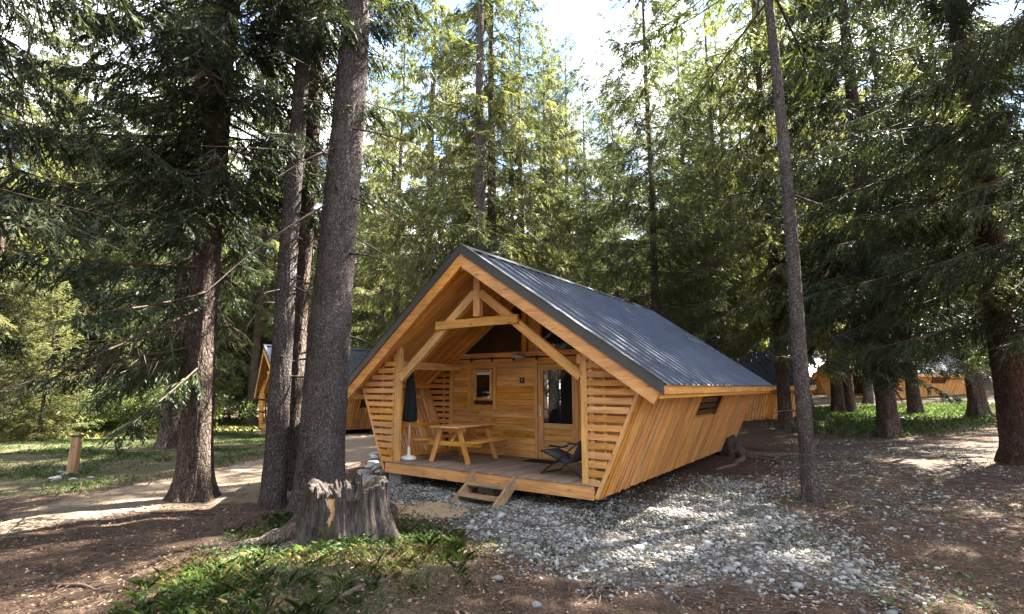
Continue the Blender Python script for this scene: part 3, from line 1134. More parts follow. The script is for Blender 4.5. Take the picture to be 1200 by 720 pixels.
def sling_chair():
    t = porch_empty('folding_chair', 1.70, 0.62, 0, R(-8))
    # faces -x; two crossing frames each side
    for y in (-0.27, 0.27):
        tube('frame_rail', t, [(-0.50, y, 0.012), (-0.05, y, 0.32), (0.36, y, 0.62)], 0.014, M['frame'], 8)
        tube('frame_rail', t, [(0.40, y * 0.9, 0.012), (0.0, y * 0.9, 0.24), (-0.50, y * 0.9, 0.40)], 0.014, M['frame'], 8)
        tube('arm', t, [(-0.30, y, 0.50), (-0.02, y, 0.50), (0.1, y, 0.53)], 0.018, M['frame'], 8)
    for (x, z) in ((0.36, 0.62), (-0.50, 0.40), (0.40, 0.02), (-0.50, 0.02)):
        tube('cross_bar', t, [(x, -0.27, z), (x, 0.27, z)], 0.013, M['frame'], 8)
    # sling
    P = [(-0.50, 0.41), (-0.36, 0.36), (-0.18, 0.27), (-0.02, 0.215), (0.10, 0.26), (0.20, 0.40), (0.33, 0.60), (0.38, 0.65)]
    V, F = [], []
    for (x, z) in P:
        for y in (-0.235, 0.235):
            V.append((x, y, z))
            V.append((x + 0.004, y, z - 0.006))
    for i in range(len(P) - 1):
        a, b = i * 4, (i + 1) * 4
        F += [(a, a + 2, b + 2, b), (a + 1, b + 1, b + 3, a + 3), (a, b, b + 1, a + 1), (a + 2, a + 3, b + 3, b + 2)]
    link(bpy.data.objects.new('sling', mesh_from('sling', V, F, M['sling'], True)), t)
    tag(t, 'dark folding sling chair behind the right porch post', 'chair')


sling_chair()
mat_o = porch_empty('doormat', 0.36, 1.72)
piece('mat', mat_o, (-0.34, 0, 0.008), (0.34, 0, 0.008), 0.34, 0.014, M['rubber'], (0, 1, 0), 0.004)
tag(mat_o, 'dark doormat on the deck in front of the glazed door', 'doormat')

lamp = porch_empty('porch_lamp', -0.30, YW - 0.20, 2.20, 0)
lathe('shade', lamp, [(0.02, 0.075), (0.09, 0.06), (0.155, 0.02), (0.165, -0.01), (0.15, -0.03), (0.05, -0.045), (0.01, -0.05)], M['lampglass'])
piece('bracket', lamp, (0, 0.05, 0.06), (0, 0.13, 0.06), 0.05, 0.03, M['steel'], (1, 0, 0))
tag(lamp, 'grey glass wall lamp fixed to the beam above the number plaque', 'lamp')


def light_string():
    t = porch_empty('light_string', 0, YW - 0.09, 2.25)
    xs = np.linspace(-1.75, 2.1, 60)
    P = [(x, 0, -0.035 - 0.035 * abs(math.sin((x + 1.75) * math.pi / 0.62))) for x in xs]
    tube('cable', t, P, 0.006, M['black'], 5)
    for i in range(7):
        x = -1.75 + 0.62 * i
        o = lathe('bulb', t, [(0.018, 0.0), (0.02, -0.03), (0.032, -0.06), (0.03, -0.085), (0.006, -0.10)], M['black'], 10, (x, 0, -0.03))
    tag(t, 'string of small dark bulbs along the beam above window and door', 'string lights')


light_string()


# ------------------------------------------------------------------ trees
def trunk_mesh(name, H, r0, flare, mat, seed, lean=(0, 0), sides=28, lobes=5, top=0.03):
    rg = np.random.default_rng(seed)
    if seed >= 21:
        sides = 72
    zz = np.concatenate([[-0.35, -0.1, 0, 0.06, 0.14, 0.24, 0.36, 0.52, 0.75, 1.05, 1.5], np.linspace(1.62, 9.5, 95 if seed >= 21 else 12), np.linspace(10, H, 16)])
    zz = np.unique(np.minimum(zz, H))
    ang = np.linspace(0, 2 * np.pi, sides, endpoint=False)
    ph = rg.uniform(0, 6.28, 6)
    V = []
    for z in zz:
        base = r0 * max(top, max(0.0, 1 - z / H) ** 0.9 if z > 0 else 1.0)
        fl = flare * math.exp(-max(z, -0.1) / 0.28)
        lob = 0.45 + 0.55 * np.maximum(0, np.cos(lobes * ang / 1.0 + ph[0] + 0.7 * np.sin(ang + ph[1]))) ** 1.5
        r = base * (1 + 0.035 * np.sin(3 * ang + ph[2] + z * 0.4) + 0.025 * np.sin(5 * ang + ph[3] - z * 0.7) + (0.024 if seed >= 21 else 0.02) * rg.normal(size=sides) + (0.018 * np.sin(11 * ang + ph[5] + 1.5 * math.sin(z * 2.3)) * np.sin(z * 7 + 3 * ang) if seed >= 21 else 0)) + r0 * fl * lob
        wob = 0.035 * math.sin(z * 0.45 + ph[4]), 0.035 * math.sin(z * 0.37 + ph[5])
        V.append(np.stack([r * np.cos(ang) + lean[0] * z + wob[0] * min(1, z / 4), r * np.sin(ang) + lean[1] * z + wob[1] * min(1, z / 4), np.full(sides, z)], -1))
    V = np.concatenate(V)
    n = len(zz)
    i, j = np.meshgrid(np.arange(n - 1), np.arange(sides), indexing='ij')
    a = i * sides + j
    b = i * sides + (j + 1) % sides
    F = np.stack([a, b, b + sides, a + sides], -1).reshape(-1, 4)
    if seed >= 21:
        # broken branch stubs and dead twigs along the bole
        for k in range(26):
            z = rg.uniform(1.3, min(H * 0.45, 9.5))
            ph_ = rg.uniform(0, 6.28)
            r = r0 * (1 - z / H) ** 0.9 * 0.9
            d = np.array([math.cos(ph_), math.sin(ph_), rg.uniform(-0.5, 0.25)])
            c0 = np.array([lean[0] * z, lean[1] * z, z]) + np.array([d[0], d[1], 0]) * r
            L_ = rg.uniform(0.06, 0.22) if k % 3 else rg.uniform(0.3, 0.9)
            w_ = rg.uniform(0.007, 0.016)
            v_, f_ = tube_arrays(np.stack([c0, c0 + d * L_ * 0.5, c0 + d * L_ + np.array([0, 0, -0.1 * L_])]), [w_ * 1.5, w_, w_ * 0.4], 4)
            F = np.concatenate([F, np.array(f_) + len(V)])
            V = np.concatenate([V, v_])
    return indexed_mesh(name, V, F, mat, True)


def kites(P, D, L, Wd, Sd):
    """leaf-like quads: start P, unit dir D, length L, half width Wd, side dir Sd"""
    mid = P + D * (L * 0.45)[:, None]
    tip = P + D * L[:, None]
    o = Sd * Wd[:, None]
    return np.stack([P, mid + o, tip, mid - o], 1)


def unit(v):
    return v / (np.linalg.norm(v, axis=-1, keepdims=True) + 1e-9)


def spruce(name, seed, H, r0, cbase, cr, limbs, droop=0.9, dense=1.0, sub=5, wscale=1.0, dead=0.0, needle='needle', upturn=0.25, shape=1.0, sector=None, lowang=-28, tl=1.0):
    """returns (branches mesh, crown mesh)"""
    rg = np.random.default_rng(seed)
    Q = []      # needle quads
    B = []      # twig quads (wood)
    TV, TF, off = [], [], 0
    for li in range(limbs):
        u = (li + rg.uniform(-0.4, 0.4)) / limbs
        u = min(max(u, 0), 0.999)
        z0 = cbase + (H - cbase) * (u ** 1.12)
        h = (z0 - cbase) / (H - cbase)
        prof = min(1.0, 0.62 + 2.4 * h) * (1 - h) ** shape
        L = cr * prof * rg.uniform(0.65, 1.15) + 0.25
        phi = rg.uniform(0, 2 * np.pi) if sector is None else rg.uniform(*sector)
        A = np.radians(lowang + (22 - lowang) * h + rg.uniform(-10, 10))
        hd = np.array([np.cos(phi), np.sin(phi), 0])
        sdv = np.array([-np.sin(phi), np.cos(phi), 0])
        bend = rg.uniform(-0.18, 0.18)

        def pos(s):
            s = np.asarray(s, float)[:, None]
            return np.array([0, 0, z0]) + hd * (L * s) + sdv * (bend * L * s * s) + np.array([0, 0, 1.0]) * (L * (np.tan(A) * s + upturn * s * s))
        ns = 6
        s = np.linspace(0, 1, ns)
        P = pos(s)
        rr = (0.007 + 0.006 * L) * (1 - 0.85 * s)
        V, F = tube_arrays(P, rr, 4)
        TV.append(V)
        TF.append(np.array(F) + off)
        off += len(V)
        isdead = rg.uniform() < dead * (1 - h * 1.6)
        # branchlets
        nb = max(6, int(L * 15 * dense))
        sb = rg.uniform(0.12 if not isdead else 0.1, 1.0, nb)
        Pb = pos(sb)
        side = rg.choice([-1.0, 1.0], nb)
        fw = rg.uniform(0.25, 0.9, nb)
        dn = droop * rg.uniform(0.25, 1.5, nb)
        D = unit(sdv * side[:, None] * rg.uniform(0.5, 1.0, nb)[:, None] + hd * fw[:, None] - np.array([0, 0, 1.0]) * dn[:, None])
        lb = (0.20 + 0.22 * L * (1 - 0.65 * sb)) * rg.uniform(0.6, 1.25, nb)
        lb = np.minimum(lb, 0.95)
        ref = unit(np.cross(D, rg.normal(size=(nb, 3))))
        if isdead:
            B.append(kites(Pb, D, lb * 0.9, np.full(nb, 0.006), ref))
            keep = rg.uniform(size=nb) < 0.12
            if keep.sum() == 0:
                continue
            Pb, D, lb, ref = Pb[keep], D[keep], lb[keep], ref[keep]
            nb = len(lb)
        B.append(kites(Pb, D, lb * 0.8, np.full(nb, 0.004), ref))
        Q.append(kites(Pb, D, lb, np.full(nb, 0.017 * wscale), ref))
        # sub twigs
        lat = unit(np.cross(D, np.array([0, 0, 1.0]) + 0.3 * rg.normal(size=(nb, 3))))
        for k in range(sub):
            for sgn in (-1, 1):
                t = (k + 0.6 + rg.uniform(-0.3, 0.3, nb)) / (sub + 0.3)
                p = Pb + D * (lb * t)[:, None]
                d = unit(D * 0.75 + lat * (sgn * rg.uniform(0.4, 0.95, nb))[:, None] - np.array([0, 0, 0.25 * droop]) + 0.18 * rg.normal(size=(nb, 3)))
                l = tl * (0.07 + 0.20 * lb * (1 - 0.6 * t)) * rg.uniform(0.7, 1.35, nb)
                sd_ = unit(np.cross(d, rg.normal(size=(nb, 3)) + np.array([0, 0, 0.8])))
                Q.append(kites(p, d, l, np.full(nb, 0.0125 * wscale), sd_))
    TV = np.concatenate(TV)
    TF = np.concatenate(TF)
    Bq = np.concatenate(B)
    nbq = len(Bq)
    allV = np.concatenate([TV, Bq.reshape(-1, 3)])
    bf = (np.arange(nbq * 4) + len(TV)).reshape(-1, 4)
    bme = indexed_mesh(name + '_branches', allV, np.concatenate([TF, bf]), M['limb'])
    Qa = np.concatenate(Q)
    cme = quads_mesh(name + '_crown', Qa.reshape(-1, 3), len(Qa), M[needle])
    return bme, cme


TYPES = {}
TYPES['dense'] = dict(H=26, ms=spruce('dense', 1, 26, .3, 2.4, 4.2, 230, 0.95, 1.15, 5, 1.25))
TYPES['curtain'] = dict(H=25, ms=spruce('curtain', 2, 25, .3, 3.2, 4.0, 210, 1.7, 1.15, 5, 1.25, 0.2, 'needle_y', 0.05, 0.8))
TYPES['sparse'] = dict(H=23, ms=spruce('sparse', 3, 23, .3, 4.0, 3.3, 120, 0.8, 0.8, 4, 1.0, 0.35, 'needle', 0.32))
TYPES['lattice'] = dict(H=25, ms=spruce('lattice', 23, 25, .3, 4.5, 4.6, 190, 1.1, 1.0, 6, 1.0, 0.12, 'needle', 0.30, 0.6, None, -14))
TYPES['young'] = dict(H=9, ms=spruce('young', 4, 9, .1, 0.25, 2.4, 130, 0.55, 1.1, 4, 1.3, 0, 'needle_y', 0.25, 0.9, None, -8))
TYPES['high'] = dict(H=25, ms=spruce('high', 5, 25, .3, 9.5, 2.9, 90, 1.0, 0.9, 4, 1.0, 0.2))
TYPES['ragged'] = dict(H=24, ms=spruce('ragged', 6, 24, .3, 2.6, 3.7, 190, 1.3, 1.0, 5, 1.1, 0.45, 'needle', 0.1))
TYPES['tall'] = dict(H=30, ms=spruce('tall', 12, 30, .3, 6.5, 4.0, 200, 1.2, 1.1, 5, 1.3, 0.2, 'needle_y', 0.12, 0.8))
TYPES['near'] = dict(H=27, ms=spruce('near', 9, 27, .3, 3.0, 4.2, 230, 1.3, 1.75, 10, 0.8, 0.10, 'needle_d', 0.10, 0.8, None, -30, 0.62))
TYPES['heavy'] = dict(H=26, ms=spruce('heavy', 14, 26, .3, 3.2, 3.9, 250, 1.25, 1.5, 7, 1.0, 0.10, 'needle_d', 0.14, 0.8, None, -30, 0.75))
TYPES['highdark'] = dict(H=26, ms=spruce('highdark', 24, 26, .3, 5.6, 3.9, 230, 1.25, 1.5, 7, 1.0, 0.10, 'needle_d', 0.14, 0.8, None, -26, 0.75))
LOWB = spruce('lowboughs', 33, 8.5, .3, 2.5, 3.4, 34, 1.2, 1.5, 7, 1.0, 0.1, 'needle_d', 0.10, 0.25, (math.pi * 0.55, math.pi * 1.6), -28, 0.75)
DEADL = spruce('deadlimbs', 15, 12, .3, 4.6, 2.6, 22, 1.6, 0.5, 3, 0.7, 9.0, 'needle', -0.10, 0.35, None, -32)
TRUNK = {}


def trunk_for(bk, H, r0, seed, flare=0.9, lean=(0, 0), share=True):
    key = (bk, H, round(r0, 2), seed if not share else seed % 3, lean)
    if key not in TRUNK:
        TRUNK[key] = trunk_mesh('trunk', H, r0, flare, M[bk], seed, lean)
    return TRUNK[key]


def tree(kind, x, y, H, dia, bk, label, group=None, rz=None, wide=1.0, seed=None, flare=0.9, lean=(0, 0), share=True, name='spruce_tree', crown=True, hz=None):
    T = TYPES[kind]
    seed = seed if seed is not None else random.randrange(1000)
    rz = random.uniform(0, 6.28) if rz is None else rz
    z = float(ground_z(x, y)) - 0.04
    o = empty(name, (x, y, z), 0)
    t = link(bpy.data.objects.new('trunk', trunk_for(bk, H, dia / 2, seed, flare, lean, share)), o)
    k = (hz or H) / T['H']
    for nm, me in zip(('branches', 'crown'), T['ms']):
        b = bpy.data.objects.new(nm, me)
        b.rotation_euler = (0, 0, rz)
        b.scale = (k * wide, k * wide, k)
        if lean != (0, 0):
            mtx = Matrix.Identity(4)
            mtx[0][2], mtx[1][2] = lean
            b.matrix_local = mtx @ Matrix.Rotation(rz, 4, 'Z') @ Matrix.Diagonal((k * wide, k * wide, k, 1))
            mm = b.matrix_local.copy()
            link(b, o)
            b.matrix_local = mm
        else:
            link(b, o)
    tag(o, label, 'tree', group)
    return o


gx, gy = G(372, 596)
tree('high', gx, gy, 23, 0.76, 'bark_grey', 'thick straight grey spruce trunk standing right behind the big stump', rz=0.4, seed=21, flare=0.45, lean=(0.020, 0), share=False, hz=27)
T1 = (gx, gy)
T1O = [o for o in bpy.data.objects if o.name == 'spruce_tree'][0]
link(bpy.data.objects.new('dead_limbs', DEADL[0]), T1O)
gx, gy = G(319, 594)
tree('high', gx, gy, 24, 0.37, 'bark_grey', 'slim grey spruce trunk, front one of the pair left of the thickest trunk', rz=2.2, seed=22, flare=0.35, share=False)
tree('high', gx - 0.32, gy + 1.35, 24, 0.40, 'bark_brown', 'dark slim spruce trunk, rear one of the pair left of the thickest trunk', rz=4.0, seed=23, flare=0.35, share=False)
gx, gy = G(227, 586)
T4 = (gx, gy)
T4O = tree('highdark', gx, gy, 26, 0.54, 'bark_brown', 'dark spruce with dense crown and flared trunk beside the sandy path', rz=1.0, seed=24, flare=0.95, lean=(-0.03, 0), share=False, wide=0.82, hz=27)
for nm_, me_ in zip(('branches', 'low_boughs'), LOWB):
    link(bpy.data.objects.new(nm_, me_), T4O)
gx, gy = G(197, 526)
tree('ragged', gx, gy, 24, 0.56, 'bark_brown', 'spruce with low boughs at the far edge of the shaded lawn', rz=3.0, seed=25, share=False, wide=1.0)
gx, gy = G(951, 588)
T10 = (gx, gy)
tree('high', gx, gy, 24, 0.25, 'bark_grey', 'slim leaning spruce trunk standing alone on the gravel right of the cabin', rz=5.0, seed=26, flare=0.8, share=False, hz=25, wide=1.6)  # unseen crown widened to throw shade over the left foreground
gx, gy = at_depth(914, 21.0)
tree('curtain', gx, gy, 30, 0.50, 'bark_brown', 'spruce trunk close behind the cabin\'s far right roof corner', rz=1.3, seed=27, flare=0.9, share=False)  # height raised so the unseen top shades the left foreground
gx, gy = at_depth(1031, 17.5)
tree('heavy', gx, gy, 31, 0.58, 'bark_brown', 'spruce with bristly dead twigs round its foot, right of the gravel', rz=0.2, seed=28, flare=0.7, share=False)  # tall unseen top, raised to help shade the left foreground
gx, gy = at_depth(976, 28)
tree('tall', gx, gy, 27, 0.6, 'bark_brown', 'spruce with spreading roots in sunlit grass right of the far cabin wall', rz=2.4, seed=29, share=False)
gx, gy = at_depth(1000, 46)
tree('sparse', gx, gy, 25, 0.55, 'bark_brown', 'small far spruce trunk beside the farthest orange cabin', rz=2.9, seed=30)
gx, gy = at_depth(1137, 23)
tree('heavy', gx, gy, 29, 0.66, 'bark_brown', 'dark spruce trunk under drooping boughs between the two right-hand trunks', rz=1.9, seed=31, share=False)
gx, gy = at_depth(1180, 12.0)
T15 = (gx, gy)
tree('near', gx, gy, 26, 0.68, 'bark_red', 'thick red-brown spruce trunk at the right edge with drooping bough coloured as sunlit', rz=2.6, seed=32, flare=0.6, share=False, hz=28)
BOUGH = spruce('bough', 31, 9.5, .3, 4.0, 3.6, 16, 1.2, 1.9, 9, 0.8, 0.0, 'needle_y', -0.02, 0.25, (math.pi * 1.02, math.pi * 1.42), -14, 0.62)  # paler needles stand in for sunlight that the crown above blocks
for key_, ang_, k_ in (('bristly', 1.35, 1.0), ('between the two right', 1.2, 1.1), ('spreading roots', 1.4, 1.2)):
    o_ = [q for q in bpy.data.objects if q.name.startswith('spruce_tree') and key_ in q['label']][0]
    for nm_, me_ in zip(('branches', 'low_boughs'), LOWB):
        q = bpy.data.objects.new(nm_, me_)
        q.rotation_euler = (0, 0, ang_)
        q.scale = (k_, k_, k_)
        link(q, o_)
T15O = [o for o in bpy.data.objects if o.name.startswith('spruce_tree') and 'right edge' in o['label']][0]
for nm_, me_ in zip(('branches', 'bough'), BOUGH):
    link(bpy.data.objects.new(nm_, me_), T15O)
# behind the cabin
gx, gy = at_depth(574, 19.5)
tree('curtain', gx, gy, 26, 0.48, 'bark_brown', 'spruce with hanging olive boughs straight behind the gable peak', rz=0.9, seed=33)
gx, gy = at_depth(771, 23)
tree('lattice', gx, gy, 27, 0.40, 'bark_brown', 'tall sparse spruce against the bright sky behind the cabin roof', rz=4.4, seed=34, wide=1.0)
gx, gy = at_depth(640, 27)
tree('curtain', gx, gy, 23, 0.42, 'bark_brown', 'spruce with a dark slender trunk between gable peak and open sky', rz=2.0, seed=35)
# tree overhanging from the left, just outside the frame
tree('near', -8.9, 5.2, 25, 0.6, 'bark_brown', 'near spruce reaching dark boughs in from the upper left corner', rz=0.0, seed=36, hz=28)
tree('near', 10.6, 6.9, 25, 0.6, 'bark_brown', 'near spruce reaching dark boughs in from the upper right corner', rz=2.0, seed=37, hz=28)

# forest farther back: every tree a thing of its own
FAR = [  # px, depth, kind, height, crown width
    # left of the big trunk
    (20, 26, 'young', 10, 1.1), (75, 38, 'curtain', 24, 1.2), (135, 38, 'dense', 24, 1.1), (-40, 33, 'dense', 26, 1.1), (60, 29, 'tall', 29, 0.9), (160, 31, 'tall', 30, 0.9),
    (170, 42, 'curtain', 24, 1.1), (50, 44, 'dense', 30, 1.1), (110, 46, 'curtain', 28, 1.2), (240, 36, 'young', 12, 1.1), (225, 44, 'curtain', 25, 1.1),
    (290, 44, 'dense', 28, 1.1), (345, 44, 'curtain', 27, 1.1), (395, 42, 'curtain', 28, 1.2), (445, 40, 'curtain', 27, 1.15), (-110, 22, 'dense', 25, 1.1),
    (15, 55, 'dense', 33, 1.5), (75, 58, 'curtain', 33, 1.5), (130, 60, 'dense', 31, 1.5), (250, 58, 'curtain', 31, 1.5), (330, 54, 'dense', 31, 1.4), (30, 36, 'curtain', 27, 1.2), (100, 35, 'dense', 26, 1.1),
    (300, 46, 'curtain', 26, 1.1), (-20, 24, 'curtain', 24, 1.1), (400, 60, 'dense', 31, 1.3), (200, 64, 'dense', 30, 1.4),
    (170, 33, 'dense', 34, 1.0), (215, 38, 'tall', 36, 1.0), (300, 37, 'tall', 35, 1.0), (30, 31, 'dense', 33, 0.95), (110, 40, 'heavy', 35, 1.1), (345, 50, 'heavy', 38, 1.2),
    # behind the cabin
    (640, 50, 'dense', 36, 1.2), (720, 60, 'dense', 38, 1.2), (775, 54, 'curtain', 33, 1.2), (830, 50, 'tall', 37, 1.1), (680, 56, 'sparse', 34, 1.4), (430, 46, 'tall', 36, 1.1), (850, 27, 'sparse', 26, 1.4),
    (500, 22, 'curtain', 26, 0.95), (530, 31, 'dense', 27, 1.1), (462, 34, 'tall', 30, 1.0), (600, 37, 'dense', 27, 1.1), (560, 45, 'curtain', 30, 1.1), (650, 45, 'dense', 24, 1.1),
    (445, 54, 'dense', 31, 1.4), (540, 56, 'curtain', 31, 1.4), (560, 17.5, 'sparse', 26, 1.1), (610, 24, 'sparse', 24, 1.2), (690, 34, 'sparse', 24, 1.3), (835, 31, 'sparse', 25, 1.3),
    (690, 38, 'curtain', 16, 1.2), (715, 48, 'curtain', 22, 1.2), (730, 46, 'dense', 18, 1.2), (790, 40, 'curtain', 18, 1.2), (835, 36, 'dense', 22, 1.1), (700, 62, 'dense', 24, 1.3), (760, 64, 'curtain', 24, 1.3),
    (820, 58, 'dense', 26, 1.3), (800, 44, 'sparse', 24, 1.3), (655, 36, 'tall', 26, 1.0),
    (668, 30, 'lattice', 24, 0.95), (812, 33, 'lattice', 28, 1.0), (725, 40, 'lattice', 27, 1.1), 
    # right
    (1064, 25, 'tall', 29, 0.9), (1150, 54, 'heavy', 34, 1.1), (1205, 56, 'heavy', 35, 1.1), (1200, 44, 'curtain', 28, 1.1), (988, 28, 'tall', 29, 1.0), (940, 31, 'curtain', 30, 0.9),
    (862, 32, 'tall', 28, 1.0), (885, 40, 'tall', 30, 1.1), (935, 37, 'tall', 29, 1.0), (960, 54, 'tall', 32, 1.2), (1012, 34, 'tall', 29, 1.1),
    (1080, 44, 'tall', 32, 1.2), (1130, 50, 'tall', 33, 1.2), 
    (1010, 62, 'curtain', 31, 1.3), (900, 62, 'dense', 31, 1.3), (1100, 66, 'dense', 31, 1.4), (1030, 48, 'tall', 31, 1.2),
    (60, 23, 'young', 7, 1.2), (150, 34, 'young', 8, 1.3), (275, 40, 'young', 9, 1.2),
]
FARLAB = {'young': 'bushy young spruce', 'curtain': 'spruce with hanging olive green boughs',
          'dense': 'spruce with a dense dark green crown', 'lattice': 'spruce with long thin boughs against bright sky', 'heavy': 'spruce with thick crown in shade-darkened needles', 'sparse': 'spruce with thin crown and visible trunk', 'tall': 'spruce on a high bare trunk with drooping crown'}
for (px, Y, kind, H, wd) in FAR:
    X, Y = at_depth(px, Y)
    where = ('beyond the left lawn' if px < 270 else 'behind the left cabin' if px < 450 else 'behind the gable peak' if px < 610 else 'behind the long roof slope' if px < 860 else 'among the right-hand cabins' if px < 1050 else 'at the far right')
    tree(kind, X, Y, H, 0.018 * H + 0.05, random.choice(['bark_brown', 'bark_grey', 'bark_brown']), FARLAB[kind] + ', ' + ('far off ' if Y > 42 else '') + where, 'spruces of the forest behind', seed=random.randrange(3), wide=wd * random.uniform(0.92, 1.1))

# unseen trees behind the photographer, added as reflections for the door glass
for (X, Y, kind, H) in ((-4.6, -3.4, 'dense', 24), (-8.5, -6.5, 'ragged', 23), (-1.5, -9.5, 'dense', 25), (-12.0, -3.5, 'curtain', 24), (3.5, -7.5, 'dense', 24)):
    tree(kind, X, Y, H, 0.5, 'bark_brown', 'spruce behind the viewpoint placed unseen for the door glass reflection', 'unseen trees behind the viewpoint', seed=random.randrange(3))


# ------------------------------------------------------------------ stumps
def stump():
    gx, gy = G(404, 634)
    z0 = float(ground_z(gx, gy))
    root = empty('tree_stump', (gx, gy, z0 - 0.05), 0)
    rg = np.random.default_rng(5)
    na, nz = 240, 40
    ang = np.linspace(0, 2 * np.pi, na, endpoint=False)
    H = 0.70
    R0 = 0.51
    # jagged rim
    rim = H + 0.035 * np.sin(2 * ang + 1) + 0.02 * np.sin(7 * ang) + 0.018 * np.sin(17 * ang + 2) + 0.012 * np.sin(41 * ang) + 0.010 * rg.normal(size=na)
    lob = np.zeros(na)
    for (a0, amp, wdt) in ((math.pi * 1.02, 1.05, 0.22), (math.pi * 1.25, 0.45, 0.22), (math.pi * 1.55, 0.30, 0.2), (-0.30, 0.72, 0.18), (0.3, 0.3, 0.25), (math.pi * 0.6, 0.4, 0.3), (math.pi * 1.78, 0.25, 0.15)):
        dlt = (ang - a0 + np.pi) % (2 * np.pi) - np.pi
        lob += amp * np.exp(-(dlt / wdt) ** 2)
    ridge = 0.024 * np.sin(13 * ang + 0.9 * np.sin(3 * ang)) + 0.014 * np.sin(29 * ang + 1 + np.sin(5 * ang)) + 0.010 * np.sin(53 * ang) + 0.005 * rg.normal(size=na)
    V = []
    for i in range(nz):
        t = i / (nz - 1)
        z = -0.12 + (rim + 0.12) * t
        fl = np.exp(-np.maximum(z, 0) / 0.23)
        r = R0 * (1 + 0.02 * np.sin(z * 9)) - 0.05 * t + ridge * (0.35 + 0.65 * t) + (0.10 + lob) * fl * 0.62
        tw = ang + 0.05 * np.sin(z * 4 + 3 * ang)
        V.append(np.stack([r * np.cos(tw), r * np.sin(tw), z * np.ones(na)], -1))
    # hollow top
    for (rr, dz) in ((0.80, -0.05), (0.62, -0.16), (0.35, -0.24), (0.06, -0.26)):
        r = (R0 - 0.05 + ridge) * rr
        V.append(np.stack([r * np.cos(ang), r * np.sin(ang), rim + dz + 0.02 * rg.normal(size=na)], -1))
    V = np.concatenate(V)
    n = nz + 4
    i, j = np.meshgrid(np.arange(n - 1), np.arange(na), indexing='ij')
    a = i * na + j
    b = i * na + (j + 1) % na
    F = np.stack([a, b, b + na, a + na], -1).reshape(-1, 4)
    link(bpy.data.objects.new('stump_body', indexed_mesh('stump_body', V, F, M['stump'], True)), root)
    me_ = root.children[0].data
    me_.materials.append(M['baresplit'])
    cen = np.zeros(len(me_.polygons) * 3, np.float32)
    me_.polygons.foreach_get('center', cen)
    cen = cen.reshape(-1, 3)
    aa = np.arctan2(cen[:, 1], cen[:, 0])
    mi = np.zeros(len(aa), np.int32)
    for (a0, da, za, zb) in ((-1.63, 0.17, 0.34, 0.63),):
        dl = (aa - a0 + np.pi) % (2 * np.pi) - np.pi
        hit = (np.abs(dl + 0.05 * np.sin(cen[:, 2] * 23)) < da * (0.65 + 0.35 * np.sin(cen[:, 2] * 9 + 1))) & (cen[:, 2] > za + 0.4 * np.abs(dl)) & (cen[:, 2] < zb)
        mi[hit] = 1
    me_.polygons.foreach_set('material_index', mi)
    for (a0, h, w) in ((-0.95, 0.20, 0.035), (math.pi * 1.33, 0.07, 0.05), (-0.2, 0.06, 0.06), (-1.25, 0.05, 0.08), (math.pi * 0.5, 0.08, 0.1)):
        r = R0 - 0.06
        cx, cy = r * math.cos(a0), r * math.sin(a0)
        tx, ty = -math.sin(a0), math.cos(a0)
        prism('splinter', root, [(cx - tx * w, cy - ty * w, H - 0.1), (cx + tx * w, cy + ty * w, H - 0.1), (cx + tx * w * 0.5, cy + ty * w * 0.5, H + h * 0.6), (cx + tx * 0.01, cy, H + h), (cx - tx * w * 0.4, cy, H + h * 0.5)], (math.cos(a0), math.sin(a0), 0), 0.03, M['stump'])
    # surface roots
    for (pts, r) in (([(-0.50, -0.05, 0.16), (-0.75, -0.08, 0.10), (-1.05, -0.10, 0.02), (-1.45, -0.02, -0.06), (-1.9, -0.1, -0.16)], [0.16, 0.12, 0.085, 0.06, 0.03]),
                     ([(-0.35, -0.38, 0.10), (-0.6, -0.62, 0.02), (-0.82, -0.78, -0.04), (-1.05, -0.88, -0.12)], [0.12, 0.085, 0.06, 0.03]),
                     ([(0.45, -0.15, 0.12), (0.68, -0.22, 0.02), (0.9, -0.30, -0.06), (1.05, -0.36, -0.14)], [0.12, 0.085, 0.06, 0.03])):
        P = np.array(pts)
        tt = np.linspace(0, 1, len(P))
        t2 = np.linspace(0, 1, 14)
        PP = np.stack([np.interp(t2, tt, P[:, k]) for k in range(3)], -1)
        # rest the roots on the terrain
        gz = ground_z(PP[:, 0] + gx, PP[:, 1] + gy) - (z0 - 0.05)
        PP[:, 2] = np.maximum(PP[:, 2], gz - 0.01)
        PP[:, 2] += 0.012 * np.sin(np.arange(14) * 1.9)
        tube('root', root, PP, np.interp(t2, tt, r), M['rootwood'], 10)
    tag(root, 'big rotting tree stump with jagged hollow rim on the grassy mound', 'stump')


stump()


